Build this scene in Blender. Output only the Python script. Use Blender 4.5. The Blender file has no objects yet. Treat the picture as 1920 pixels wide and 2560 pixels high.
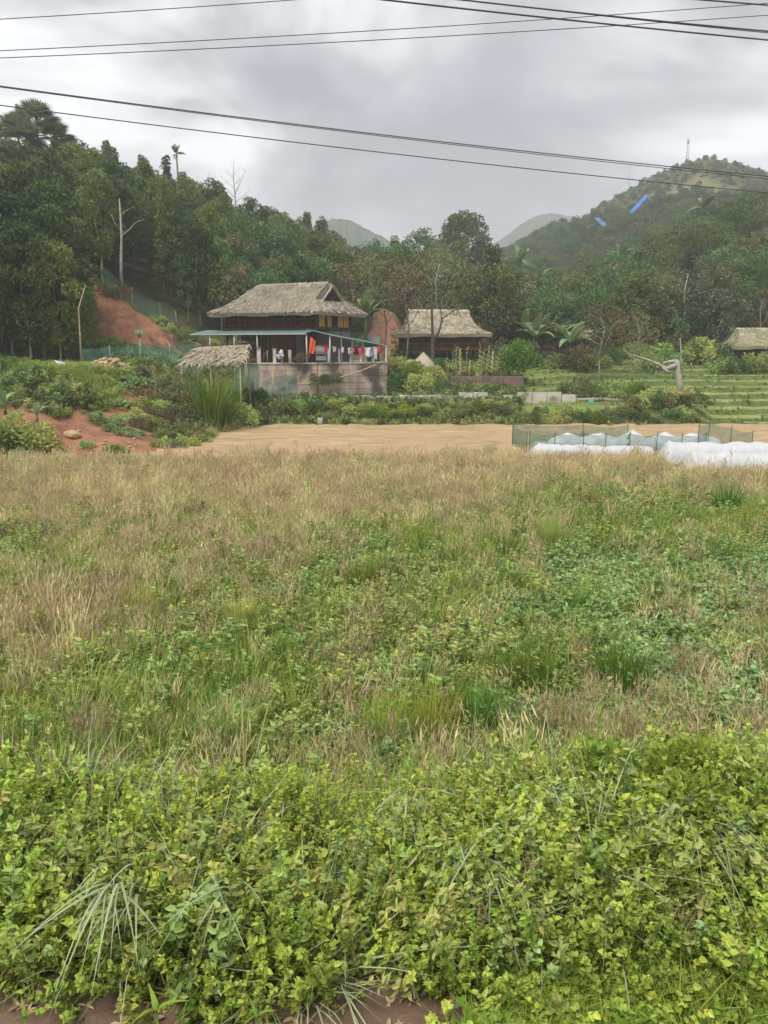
import bpy, math, random
import numpy as np
from mathutils import Vector, Matrix

R = math.radians
rng = np.random.default_rng(7)
random.seed(7)
scene = bpy.context.scene
COL = scene.collection

# ------------------------------------------------------------------ camera, sky, sun
F, PITCH, CAMZ = 1971.0, R(12.0), 5.0
cam = bpy.data.cameras.new('camera')
cam.sensor_fit = 'VERTICAL'
cam.angle = 2 * math.atan(1280 / F)
cam.clip_start, cam.clip_end = 0.1, 6000
camo = bpy.data.objects.new('camera', cam)
COL.objects.link(camo)
camo.location = (0, 0, CAMZ)
camo.rotation_euler = (R(90) - PITCH, 0, 0)
scene.camera = camo

SUN_EL, SUN_AZ = 58.0, -150.0        # azimuth from +Y, clockwise
SKY_STRENGTH, SUN_STRENGTH, EXPOSURE = 0.10, 1.5, 1.50
HAZE = 0.00075
world = bpy.data.worlds.new('World')
scene.world = world
world.use_nodes = True
nt = world.node_tree
nt.nodes.clear()
N = nt.nodes.new
L = nt.links.new
wout, wbg = N('ShaderNodeOutputWorld'), N('ShaderNodeBackground')
sky = N('ShaderNodeTexSky')
sky.sky_type = 'NISHITA'
sky.sun_disc = False
sky.sun_elevation, sky.sun_rotation = R(SUN_EL), R(SUN_AZ)
tc = N('ShaderNodeTexCoord')
mp = N('ShaderNodeMapping'); mp.inputs['Scale'].default_value = (1.0, 1.0, 2.1); mp.inputs['Location'].default_value = (0.35, 0.1, 0.25)
n1 = N('ShaderNodeTexNoise'); n1.inputs['Scale'].default_value = 2.4; n1.inputs['Detail'].default_value = 6; n1.inputs['Roughness'].default_value = 0.5; n1.inputs['Distortion'].default_value = 0.35
cr = N('ShaderNodeValToRGB')
cr.color_ramp.elements[0].position = 0.42; cr.color_ramp.elements[0].color = (1.46, 1.46, 1.54, 1)
cr.color_ramp.elements[1].position = 0.61; cr.color_ramp.elements[1].color = (4.2, 4.2, 4.2, 1)
e = cr.color_ramp.elements.new(0.51); e.color = (2.10, 2.10, 2.16, 1)
mx = N('ShaderNodeMix'); mx.data_type = 'RGBA'; mx.inputs[0].default_value = 0.94
L(tc.outputs['Generated'], mp.inputs['Vector']); L(mp.outputs[0], n1.inputs['Vector'])
L(n1.outputs['Fac'], cr.inputs['Fac']); L(sky.outputs[0], mx.inputs[6]); L(cr.outputs[0], mx.inputs[7])
L(mx.outputs[2], wbg.inputs['Color']); wbg.inputs['Strength'].default_value = SKY_STRENGTH
L(wbg.outputs[0], wout.inputs['Surface'])

sl = bpy.data.lights.new('sun', 'SUN')
sl.energy, sl.angle, sl.color = SUN_STRENGTH, R(35), (1.0, 0.96, 0.9)
so = bpy.data.objects.new('sun', sl)
COL.objects.link(so)
az, el = R(SUN_AZ), R(SUN_EL)
sd = Vector((math.sin(az) * math.cos(el), math.cos(az) * math.cos(el), math.sin(el)))
so.rotation_euler = sd.to_track_quat('Z', 'Y').to_euler()
so.location = (0, -10, 40)

vs = scene.view_settings
scene.display_settings.display_device = 'sRGB'
vs.view_transform = 'Standard'; vs.look = 'None'; vs.exposure = EXPOSURE; vs.gamma = 1.0; vs.use_curve_mapping = False
scene.render.engine = 'CYCLES'
cy = scene.cycles
cy.max_bounces, cy.diffuse_bounces, cy.glossy_bounces, cy.transmission_bounces = 6, 3, 2, 4
cy.transparent_max_bounces, cy.volume_bounces = 8, 1
cy.use_denoising = True
cy.use_adaptive_sampling = True
cy.adaptive_threshold = 0.02

# ------------------------------------------------------------------ picture geometry helpers
CP, SP = math.cos(PITCH), math.sin(PITCH)
def P(px, py, Y):
    """point at depth Y seen at a pixel of the 1920x2560 photograph"""
    a, b = (px - 960) / F, (1280 - py) / F
    t = Y / (CP + b * SP)
    return Vector((a * t, Y, CAMZ + (-SP + b * CP) * t))
def G(px, py, z=0.0):
    a, b = (px - 960) / F, (1280 - py) / F
    t = (z - CAMZ) / (-SP + b * CP)
    return Vector((a * t, (CP + b * SP) * t, z))
def PPM(Y): return F / (Y * 0.98)       # photo pixels per metre

# ------------------------------------------------------------------ noise
class VN:
    def __init__(s, seed):
        s.g = np.random.default_rng(seed).random((256, 256))
    def __call__(s, x, y):
        x = np.asarray(x, float); y = np.asarray(y, float)
        xi, yi = np.floor(x).astype(int), np.floor(y).astype(int)
        fx, fy = x - xi, y - yi
        fx, fy = fx * fx * (3 - 2 * fx), fy * fy * (3 - 2 * fy)
        g = s.g
        a, b = g[xi & 255, yi & 255], g[(xi + 1) & 255, yi & 255]
        c, d = g[xi & 255, (yi + 1) & 255], g[(xi + 1) & 255, (yi + 1) & 255]
        return (a * (1 - fx) + b * fx) * (1 - fy) + (c * (1 - fx) + d * fx) * fy
    def fbm(s, x, y, o=4):
        r, amp, tot = 0, 1.0, 0
        for k in range(o):
            r = r + amp * s(np.asarray(x) * 2 ** k + 17 * k, np.asarray(y) * 2 ** k + 5 * k); tot += amp; amp *= 0.5
        return r / tot
vn, vn2, vn3 = VN(3), VN(11), VN(29)
def sst(e0, e1, x):
    t = np.clip((np.asarray(x, float) - e0) / (e1 - e0), 0, 1)
    return t * t * (3 - 2 * t)

# ------------------------------------------------------------------ mesh building
class MB:
    def __init__(s):
        s.v, s.f4, s.f3, s.n, s.t = [], [], [], 0, []
        s.m4, s.m3, s.s4, s.s3 = [], [], [], []
    def add(s, V, F4=None, F3=None, tint=0.5, mi=0, sm=False):
        V = np.asarray(V, float).reshape(-1, 3)
        s.v.append(V)
        s.t.append(np.broadcast_to(np.asarray(tint, float), (len(V),)).copy())
        if F4 is not None and len(F4):
            F4 = np.asarray(F4, int).reshape(-1, 4) + s.n; s.f4.append(F4); s.m4.append(np.full(len(F4), mi)); s.s4.append(np.full(len(F4), sm))
        if F3 is not None and len(F3):
            F3 = np.asarray(F3, int).reshape(-1, 3) + s.n; s.f3.append(F3); s.m3.append(np.full(len(F3), mi)); s.s3.append(np.full(len(F3), False))
        s.n += len(V)
        return s
    def box(s, c, size, rz=0.0, rot=None, tint=0.5, mi=0, jit=0.0):
        x, y, z = [q / 2 for q in size]
        V = np.array([(i, j, k) for i in (-x, x) for j in (-y, y) for k in (-z, z)], float)
        if jit: V += rng.uniform(-jit, jit, V.shape)
        M = np.array((rot or Matrix.Rotation(rz, 3, 'Z')))
        V = V @ M.T + np.array(c)
        return s.add(V, [(0, 1, 3, 2), (4, 6, 7, 5), (0, 4, 5, 1), (2, 3, 7, 6), (0, 2, 6, 4), (1, 5, 7, 3)], None, tint, mi)
    def tube(s, pts, rad, n=6, tint=0.5, mi=0, cap=True):
        pts = [Vector(p) for p in pts]
        if not hasattr(rad, '__len__'): rad = [rad] * len(pts)
        V = []
        for i, p in enumerate(pts):
            d = (pts[min(i + 1, len(pts) - 1)] - pts[max(i - 1, 0)]).normalized()
            a = d.cross(Vector((0, 1, 0.01)) if abs(d.y) < 0.9 else Vector((1, 0, 0))).normalized()
            b = d.cross(a)
            for k in range(n):
                w = 2 * math.pi * k / n
                V.append(p + (a * math.cos(w) + b * math.sin(w)) * rad[i])
        f4 = [(i * n + k, i * n + (k + 1) % n, (i + 1) * n + (k + 1) % n, (i + 1) * n + k) for i in range(len(pts) - 1) for k in range(n)]
        f3 = []
        if cap:
            V += [pts[0], pts[-1]]; c0, c1 = len(V) - 2, len(V) - 1; m = (len(pts) - 1) * n
            for k in range(n):
                f3 += [(c0, (k + 1) % n, k), (c1, m + k, m + (k + 1) % n)]
        return s.add([tuple(q) for q in V], f4, f3, tint, mi, sm=n > 3)
    def leaves(s, C, D, Nn, Ln, Wd, tint=0.5, fold=0.15, mi=0):
        """leaf-shaped folded cards: C base points, D axis, Nn rough normal"""
        C = np.asarray(C, float); n = len(C)
        if n == 0: return s
        D = D / np.linalg.norm(D, axis=1, keepdims=True)
        S = np.cross(D, Nn); S /= np.linalg.norm(S, axis=1, keepdims=True) + 1e-9
        U = np.cross(S, D)
        Ln = np.broadcast_to(Ln, (n,))[:, None]; Wd = np.broadcast_to(Wd, (n,))[:, None]
        V = np.stack([C, C + D * Ln * .42 + S * Wd * .5 + U * Wd * fold, C + D * Ln, C + D * Ln * .42 - S * Wd * .5 + U * Wd * fold], 1).reshape(-1, 3)
        i = np.arange(n)[:, None] * 4
        tt = np.repeat(np.broadcast_to(tint, (n,)), 4)
        return s.add(V, None, np.concatenate([i + [[0, 1, 2]], i + [[0, 2, 3]]]), tt, mi)
    def leaves6(s, C, D, Nn, Ln, Wd, tint=0.5, fold=0.15, mi=0):
        """rounder leaf for plants near the lens"""
        C = np.asarray(C, float); n = len(C)
        D = D / np.linalg.norm(D, axis=1, keepdims=True)
        S = np.cross(D, Nn); S /= np.linalg.norm(S, axis=1, keepdims=True) + 1e-9
        U = np.cross(S, D); Ln = np.broadcast_to(Ln, (n,))[:, None]; Wd = np.broadcast_to(Wd, (n,))[:, None]
        e = lambda t, w, u: C + D * Ln * t + S * Wd * w + U * Wd * u
        V = np.stack([C, e(.22, .44, fold * .8), e(.62, .40, fold), e(1, 0, -.12), e(.62, -.40, fold), e(.22, -.44, fold * .8)], 1).reshape(-1, 3)
        i = np.arange(n)[:, None] * 6
        return s.add(V, np.concatenate([i + [[0, 1, 2, 3]], i + [[0, 3, 4, 5]]]), None, np.repeat(np.broadcast_to(tint, (n,)), 6), mi)
    def blades(s, C, A, H, W, lean, droop, tint=0.5, seg=3, mi=0, face=None):
        """grass blades: base C, azimuth A, height H, width W, lean and droop as fractions of H"""
        C = np.asarray(C, float); n = len(C)
        if n == 0: return s
        A = np.broadcast_to(A, (n,)); H = np.broadcast_to(H, (n,)); W = np.broadcast_to(W, (n,))
        lean = np.broadcast_to(lean, (n,)); droop = np.broadcast_to(droop, (n,))
        d = np.stack([np.cos(A), np.sin(A), 0 * A], 1)
        fa = A + np.pi / 2 if face is None else face
        sd_ = np.stack([np.cos(fa), np.sin(fa), 0 * A], 1)
        V = []
        for k in range(seg + 1):
            t = k / seg
            out = (lean * t + droop * t * t) * H
            up = (t - 0.55 * droop * t ** 2.5 - 0.25 * lean * t) * H
            c = C + d * out[:, None] + np.array([0, 0, 1.0]) * up[:, None]
            w = (W * (1 - t ** 1.6) * 0.5)[:, None]
            if k < seg: V += [c - sd_ * w, c + sd_ * w]
            else: V += [c]
        m = 2 * seg + 1
        V = np.stack(V, 1).reshape(-1, 3)
        i = np.arange(n)[:, None] * m
        f4 = np.concatenate([i + [[2 * k, 2 * k + 1, 2 * k + 3, 2 * k + 2]] for k in range(seg - 1)]) if seg > 1 else None
        f3 = i + [[2 * seg - 2, 2 * seg - 1, 2 * seg]]
        return s.add(V, f4, f3, np.repeat(np.broadcast_to(tint, (n,)), m), mi)
    def mesh(s, name, mats, smooth=False):
        me = bpy.data.meshes.new(name)
        V = np.concatenate(s.v); T = np.concatenate(s.t)
        f4 = np.concatenate(s.f4) if s.f4 else np.zeros((0, 4), int)
        f3 = np.concatenate(s.f3) if s.f3 else np.zeros((0, 3), int)
        me.vertices.add(len(V)); me.vertices.foreach_set('co', V.ravel())
        me.loops.add(f4.size + f3.size)
        me.loops.foreach_set('vertex_index', np.concatenate([f4.ravel(), f3.ravel()]).astype(np.int32))
        me.polygons.add(len(f4) + len(f3))
        me.polygons.foreach_set('loop_start', np.concatenate([np.arange(len(f4)) * 4, f4.size + np.arange(len(f3)) * 3]).astype(np.int32))
        me.polygons.foreach_set('material_index', np.concatenate((s.m4 + s.m3) or [np.zeros(0)]).astype(np.int32))
        fl = np.ones(len(f4) + len(f3), bool) if smooth else np.concatenate((s.s4 + s.s3) or [np.zeros(0)]).astype(bool)
        me.polygons.foreach_set('use_smooth', fl)
        at = me.attributes.new('tint', 'FLOAT', 'POINT'); at.data.foreach_set('value', T.astype(np.float32))
        for m in (mats if isinstance(mats, (list, tuple)) else [mats]): me.materials.append(m)
        me.update(calc_edges=True)
        return me
    def build(s, name, mats, parent=None, smooth=False, loc=None):
        return ob(name, s.mesh(name, mats, smooth), parent, loc)

def ob(name, me, parent=None, loc=None, rz=0.0, sc=None):
    o = bpy.data.objects.new(name, me)
    COL.objects.link(o)
    if parent: o.parent = parent
    if loc is not None: o.location = loc
    if rz: o.rotation_euler = (0, 0, rz)
    if sc is not None: o.scale = sc if hasattr(sc, '__len__') else (sc, sc, sc)
    return o
def tag(o, label=None, cat=None, group=None, kind=None):
    if label: o['label'] = label
    if cat: o['category'] = cat
    if group: o['group'] = group
    if kind: o['kind'] = kind
    return o
def thing(name, loc, label, cat, group=None, rz=0.0, sc=None):
    return tag(ob(name, None, None, loc, rz, sc), label, cat, group)
def struct(o): o['kind'] = 'structure'; return o
def kids(o): return [c for c in COL.objects if c.parent == o]
def copy_tree(o, parent=None):
    ch = kids(o)
    c = o.copy(); COL.objects.link(c)
    if parent: c.parent = parent
    for k in ch: copy_tree(k, c)
    return c

# ------------------------------------------------------------------ materials
MATS = {}
def mat(name, c1, c2=None, scale=6.0, rough=0.85, bump=0.0, bscale=None, metal=0.0, coord='Object', stretch=(1, 1, 1), c3=None, s3=0.6, spec=0.3, bdist=0.02, ov=0.0):
    m = bpy.data.materials.new(name); m.use_nodes = True
    t = m.node_tree; b = t.nodes['Principled BSDF']
    b.inputs['Roughness'].default_value = rough; b.inputs['Metallic'].default_value = metal
    b.inputs['Specular IOR Level'].default_value = spec
    c2 = c2 or tuple(q * 0.75 for q in c1)
    tcn = t.nodes.new('ShaderNodeTexCoord'); mpn = t.nodes.new('ShaderNodeMapping'); mpn.inputs['Scale'].default_value = stretch
    if coord == 'World':
        gg = t.nodes.new('ShaderNodeNewGeometry'); src = gg.outputs['Position']
    else: src = tcn.outputs[coord]
    t.links.new(src, mpn.inputs['Vector'])
    n = t.nodes.new('ShaderNodeTexNoise'); n.inputs['Scale'].default_value = scale; n.inputs['Detail'].default_value = 7; n.inputs['Roughness'].default_value = 0.62
    t.links.new(mpn.outputs[0], n.inputs['Vector'])
    r = t.nodes.new('ShaderNodeValToRGB'); r.color_ramp.elements[0].position = 0.33; r.color_ramp.elements[1].position = 0.67
    r.color_ramp.elements[0].color = (*c2, 1); r.color_ramp.elements[1].color = (*c1, 1)
    t.links.new(n.outputs['Fac'], r.inputs['Fac'])
    col = r.outputs['Color']
    if c3:
        n3 = t.nodes.new('ShaderNodeTexNoise'); n3.inputs['Scale'].default_value = s3; n3.inputs['Detail'].default_value = 4
        t.links.new(src, n3.inputs['Vector'])
        r3 = t.nodes.new('ShaderNodeMapRange'); r3.inputs[1].default_value = 0.48; r3.inputs[2].default_value = 0.62
        t.links.new(n3.outputs['Fac'], r3.inputs[0])
        mm = t.nodes.new('ShaderNodeMix'); mm.data_type = 'RGBA'
        t.links.new(r3.outputs[0], mm.inputs[0]); t.links.new(col, mm.inputs[6]); mm.inputs[7].default_value = (*c3, 1)
        col = mm.outputs[2]
    if ov:
        oi = t.nodes.new('ShaderNodeObjectInfo'); ro = t.nodes.new('ShaderNodeMapRange'); ro.inputs[3].default_value = 1 - ov; ro.inputs[4].default_value = 1 + ov
        hs = t.nodes.new('ShaderNodeHueSaturation'); t.links.new(oi.outputs['Random'], ro.inputs[0]); t.links.new(ro.outputs[0], hs.inputs['Value']); t.links.new(col, hs.inputs['Color']); col = hs.outputs[0]
    t.links.new(col, b.inputs['Base Color'])
    if bump:
        nb = t.nodes.new('ShaderNodeTexNoise'); nb.inputs['Scale'].default_value = bscale or scale * 4; nb.inputs['Detail'].default_value = 6
        t.links.new(mpn.outputs[0], nb.inputs['Vector'])
        bp = t.nodes.new('ShaderNodeBump'); bp.inputs['Strength'].default_value = bump; bp.inputs['Distance'].default_value = bdist
        t.links.new(nb.outputs['Fac'], bp.inputs['Height']); t.links.new(bp.outputs[0], b.inputs['Normal'])
    MATS[name] = m
    return m
def leafmat(name, dark, light, other=None, trans=0.25, rough=0.55, hv=0.04, patch=None, vv=0.5, spec=0.25):
    """foliage: per-leaf tint attribute, per-plant random, optional second colour in patches"""
    m = bpy.data.materials.new(name); m.use_nodes = True
    t = m.node_tree; b = t.nodes['Principled BSDF']; out = t.nodes['Material Output']
    b.inputs['Roughness'].default_value = rough; b.inputs['Specular IOR Level'].default_value = spec
    at = t.nodes.new('ShaderNodeAttribute'); at.attribute_name = 'tint'
    r = t.nodes.new('ShaderNodeValToRGB')
    r.color_ramp.elements[0].color = (*dark, 1); r.color_ramp.elements[1].color = (*light, 1)
    t.links.new(at.outputs['Fac'], r.inputs['Fac'])
    oi = t.nodes.new('ShaderNodeObjectInfo')
    col = r.outputs['Color']
    if other:
        mm = t.nodes.new('ShaderNodeMix'); mm.data_type = 'RGBA'
        g = t.nodes.new('ShaderNodeNewGeometry')
        nz = t.nodes.new('ShaderNodeTexNoise'); nz.inputs['Scale'].default_value = patch or 0.15; nz.inputs['Detail'].default_value = 3
        t.links.new(g.outputs['Position'], nz.inputs['Vector'])
        ad = t.nodes.new('ShaderNodeMath'); ad.operation = 'MULTIPLY_ADD'; ad.inputs[1].default_value = 0.5
        t.links.new(oi.outputs['Random'], ad.inputs[0]); t.links.new(nz.outputs['Fac'], ad.inputs[2])
        mr = t.nodes.new('ShaderNodeMapRange'); mr.inputs[1].default_value = 0.6; mr.inputs[2].default_value = 1.0
        t.links.new(ad.outputs[0], mr.inputs[0]); t.links.new(mr.outputs[0], mm.inputs[0])
        t.links.new(col, mm.inputs[6]); mm.inputs[7].default_value = (*other, 1); col = mm.outputs[2]
    hs = t.nodes.new('ShaderNodeHueSaturation')
    h = t.nodes.new('ShaderNodeMapRange'); h.inputs[3].default_value = 0.5 - hv; h.inputs[4].default_value = 0.5 + hv
    ml = t.nodes.new('ShaderNodeMath'); ml.operation = 'MULTIPLY'; ml.inputs[1].default_value = 7.31
    fr = t.nodes.new('ShaderNodeMath'); fr.operation = 'FRACT'
    t.links.new(oi.outputs['Random'], ml.inputs[0]); t.links.new(ml.outputs[0], fr.inputs[0]); t.links.new(fr.outputs[0], h.inputs[0])
    v = t.nodes.new('ShaderNodeMapRange'); v.inputs[3].default_value = 1 - vv * 0.6; v.inputs[4].default_value = 1 + vv * 0.6
    t.links.new(oi.outputs['Random'], v.inputs[0])
    t.links.new(h.outputs[0], hs.inputs['Hue']); t.links.new(v.outputs[0], hs.inputs['Value']); t.links.new(col, hs.inputs['Color'])
    t.links.new(hs.outputs[0], b.inputs['Base Color'])
    tr = t.nodes.new('ShaderNodeBsdfTranslucent'); ms = t.nodes.new('ShaderNodeMixShader'); ms.inputs[0].default_value = trans
    t.links.new(hs.outputs[0], tr.inputs['Color'])
    t.links.new(b.outputs[0], ms.inputs[1]); t.links.new(tr.outputs[0], ms.inputs[2]); t.links.new(ms.outputs[0], out.inputs['Surface'])
    MATS[name] = m
    return m
def netmat(name, col, dens, scale=60):
    m = bpy.data.materials.new(name); m.use_nodes = True
    t = m.node_tree; b = t.nodes['Principled BSDF']; out = t.nodes['Material Output']
    b.inputs['Base Color'].default_value = (*col, 1); b.inputs['Roughness'].default_value = 0.7
    tcn = t.nodes.new('ShaderNodeTexCoord'); nz = t.nodes.new('ShaderNodeTexNoise'); nz.inputs['Scale'].default_value = 2.0; nz.inputs['Detail'].default_value = 3
    t.links.new(tcn.outputs['Object'], nz.inputs['Vector'])
    mr = t.nodes.new('ShaderNodeMapRange'); mr.inputs[1].default_value = 0.3; mr.inputs[2].default_value = 0.7; mr.inputs[3].default_value = dens * 0.8; mr.inputs[4].default_value = min(1, dens * 1.25)
    t.links.new(nz.outputs['Fac'], mr.inputs[0])
    tp = t.nodes.new('ShaderNodeBsdfTransparent'); ms = t.nodes.new('ShaderNodeMixShader')
    t.links.new(mr.outputs[0], ms.inputs[0]); t.links.new(tp.outputs[0], ms.inputs[1]); t.links.new(b.outputs[0], ms.inputs[2]); t.links.new(ms.outputs[0], out.inputs['Surface'])
    MATS[name] = m
    return m

bark = mat('bark_grey', (0.22, 0.19, 0.15), (0.10, 0.085, 0.065), 3, 0.95, 0.5)
bark_pale = mat('bark_pale', (0.42, 0.40, 0.34), (0.24, 0.22, 0.18), 4, 0.9, 0.4)
bark_dark = mat('bark_dark', (0.12, 0.10, 0.08), (0.06, 0.05, 0.04), 4, 0.95, 0.4)
red_soil = mat('red_soil', (0.36, 0.165, 0.085), (0.22, 0.09, 0.045), 1.2, 1.0, 0.8, 6, bdist=0.08)
tan_soil = mat('tan_soil', (0.46, 0.34, 0.19), (0.26, 0.18, 0.095), 0.9, 1.0, 0.7, 8, stretch=(0.35, 4.0, 1), c3=(0.38, 0.27, 0.15), s3=0.35, bdist=.05)
rock_m = mat('tan_rock', (0.50, 0.36, 0.22), (0.34, 0.22, 0.12), 3, 0.95, 0.6)
concrete = mat('weathered_concrete', (0.40, 0.37, 0.33), (0.24, 0.21, 0.18), 1.4, 0.95, 0.4, c3=(0.17, 0.14, 0.12), s3=0.8)
concrete_p = mat('pale_concrete', (0.60, 0.56, 0.50), (0.44, 0.41, 0.35), 1.4, 0.95, 0.3, coord='World', c3=(0.22, 0.21, 0.16), s3=0.9)
wallblk = mat('stained_retaining_wall', (0.60, 0.47, 0.38), (0.34, 0.25, 0.21), 1.5, 0.95, 0.4, 9, coord='World', stretch=(1.6, 1.6, 0.35), c3=(0.13, 0.10, 0.09), s3=0.6, ov=.16)
wallbrn = mat('brown_garden_wall', (0.25, 0.165, 0.145), (0.13, 0.09, 0.08), 1.8, 0.95, 0.5, 9, coord='World', ov=.18)
wood_d = mat('dark_wood', (0.085, 0.05, 0.032), (0.04, 0.024, 0.017), 3, 0.7, 0.2, stretch=(6, 6, 0.8), ov=.2)
wood_b = mat('brown_door_wood', (0.28, 0.10, 0.03), (0.13, 0.045, 0.016), 2, 0.6, 0.2, stretch=(6, 6, 0.8), ov=.2)
wood_y = mat('yellow_shutter_wood', (0.55, 0.32, 0.10), (0.42, 0.23, 0.07), 2, 0.7, 0.2, stretch=(6, 6, 0.8))
plaster = mat('grey_plaster', (0.26, 0.25, 0.235), (0.18, 0.17, 0.16), 1.0, 0.95, 0.1)
greenmetal = mat('green_sheet_metal', (0.15, 0.26, 0.24), (0.11, 0.20, 0.185), 1.5, 0.45, 0.05, spec=0.5)
whitepost = mat('white_painted_post', (0.55, 0.57, 0.56), (0.42, 0.43, 0.42), 3, 0.6)
bamboo = mat('bamboo_pole', (0.46, 0.38, 0.22), (0.30, 0.24, 0.13), 5, 0.7)
cover_w = mat('white_crop_cover', (0.54, 0.55, 0.565), (0.48, 0.49, 0.50), 2, 0.8, 1.0, 5, stretch=(3, 1.0, 1), bdist=.06)
blue_faded = mat('faded_blue_tarpaulin', (0.10, 0.20, 0.42), (0.08, 0.17, 0.36), 0.5, 0.6)
blue_tarp = mat('blue_tarpaulin', (0.045, 0.17, 0.58), (0.04, 0.14, 0.50), 0.5, 0.5)
cloth_or = mat('orange_red_cloth', (0.72, 0.12, 0.055), (0.60, 0.09, 0.04), 2, 0.8)
wire_m = mat('hazed_cable', (0.09, 0.085, 0.09), (0.07, 0.065, 0.07), 4, 0.6)  # lightened from black to dark grey, haze put into the colour
steel = mat('galvanised_steel', (0.45, 0.46, 0.47), (0.36, 0.37, 0.38), 3, 0.4, metal=0.5)
black_r = mat('black_rubber', (0.03, 0.03, 0.03), (0.02, 0.02, 0.02), 3, 0.8)
grey_pl = mat('grey_paint', (0.50, 0.55, 0.58), (0.42, 0.46, 0.50), 3, 0.4, spec=0.5)
asphalt = mat('asphalt', (0.06, 0.06, 0.06), (0.045, 0.045, 0.045), 30, 0.95, 0.3)
shade_in = mat('painted_interior_shade', (0.02, 0.017, 0.015), (0.012, 0.01, 0.009), 3, 0.9)  # near-black stands for unlit insides, shade put into the colour
net_g = netmat('green_netting', (0.06, 0.19, 0.13), 0.48)
net_t = netmat('teal_netting', (0.065, 0.20, 0.145), 0.42)
net_d = netmat('faint_dark_netting', (0.05, 0.15, 0.12), 0.25)
thatch_m = leafmat('grey_thatch', (0.20, 0.17, 0.135), (0.56, 0.50, 0.41), trans=0.0, rough=0.95, hv=0.0, vv=0.0, other=(0.36, 0.33, 0.24), patch=0.5)
thatch_t = leafmat('tan_thatch', (0.25, 0.21, 0.145), (0.54, 0.48, 0.36), trans=0.0, rough=0.95, hv=0.0, vv=0.0)
thatch_g = leafmat('mossy_thatch', (0.24, 0.24, 0.13), (0.46, 0.44, 0.30), trans=0.0, rough=0.95, hv=0.0, vv=0.0)

lf_dark = leafmat('leaf_dark_green', (0.020, 0.042, 0.016), (0.135, 0.22, 0.058), other=(0.15, 0.21, 0.045), patch=0.06)
lf_mid = leafmat('leaf_mid_green', (0.050, 0.088, 0.022), (0.185, 0.265, 0.062), other=(0.09, 0.165, 0.055), patch=0.05)
lf_olive = leafmat('leaf_olive', (0.08, 0.09, 0.04), (0.24, 0.24, 0.11), other=(0.19, 0.19, 0.075), patch=0.08)
lf_rust = leafmat('leaf_rusty', (0.10, 0.068, 0.042), (0.27, 0.18, 0.09), other=(0.16, 0.18, 0.06), patch=0.3)
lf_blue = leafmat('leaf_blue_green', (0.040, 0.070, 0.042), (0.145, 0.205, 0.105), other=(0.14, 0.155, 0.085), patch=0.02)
lf_lime = leafmat('leaf_lime', (0.12, 0.20, 0.025), (0.30, 0.42, 0.06), trans=0.35)
lf_banana = leafmat('leaf_banana', (0.13, 0.22, 0.08), (0.28, 0.38, 0.18), trans=0.3, rough=0.45)
lf_hedge = leafmat('leaf_verge', (0.085, 0.15, 0.015), (0.62, 0.78, 0.15), other=(0.40, 0.47, 0.09), patch=1.3, trans=0.40, hv=0.02, vv=0.7)
lf_weed = leafmat('leaf_weed', (0.15, 0.225, 0.05), (0.46, 0.56, 0.16), other=(0.38, 0.43, 0.14), patch=0.4, trans=0.3, vv=0.5)
lf_cover = leafmat('leaf_creeper', (0.15, 0.25, 0.08), (0.44, 0.60, 0.25), trans=0.3, vv=0.5, hv=0.015)
gr_green = leafmat('grass_green', (0.13, 0.23, 0.025), (0.40, 0.53, 0.08), other=(0.36, 0.42, 0.11), patch=0.3, trans=0.35, vv=0.5)
gr_dark = leafmat('grass_deep_green', (0.06, 0.13, 0.015), (0.20, 0.32, 0.04), trans=0.3, vv=0.3)
gr_pale = leafmat('grass_pale', (0.22, 0.28, 0.14), (0.44, 0.50, 0.30), trans=0.3, vv=0.3)
gr_lime = leafmat('grass_yellow_green', (0.18, 0.27, 0.03), (0.40, 0.50, 0.09), trans=0.4, vv=0.4)
straw = leafmat('dry_straw', (0.40, 0.30, 0.15), (0.86, 0.72, 0.42), other=(0.60, 0.52, 0.27), patch=0.25, trans=0.3, rough=0.8, hv=0.015, vv=0.5)
straw_b = leafmat('dry_brown_weed', (0.30, 0.20, 0.12), (0.68, 0.51, 0.32), other=(0.42, 0.36, 0.18), patch=0.4, trans=0.25, rough=0.85, hv=0.015, vv=0.5)
fl_white = leafmat('white_blossom', (0.65, 0.65, 0.6), (0.8, 0.8, 0.78), trans=0.2, vv=0.05, hv=0)

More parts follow.
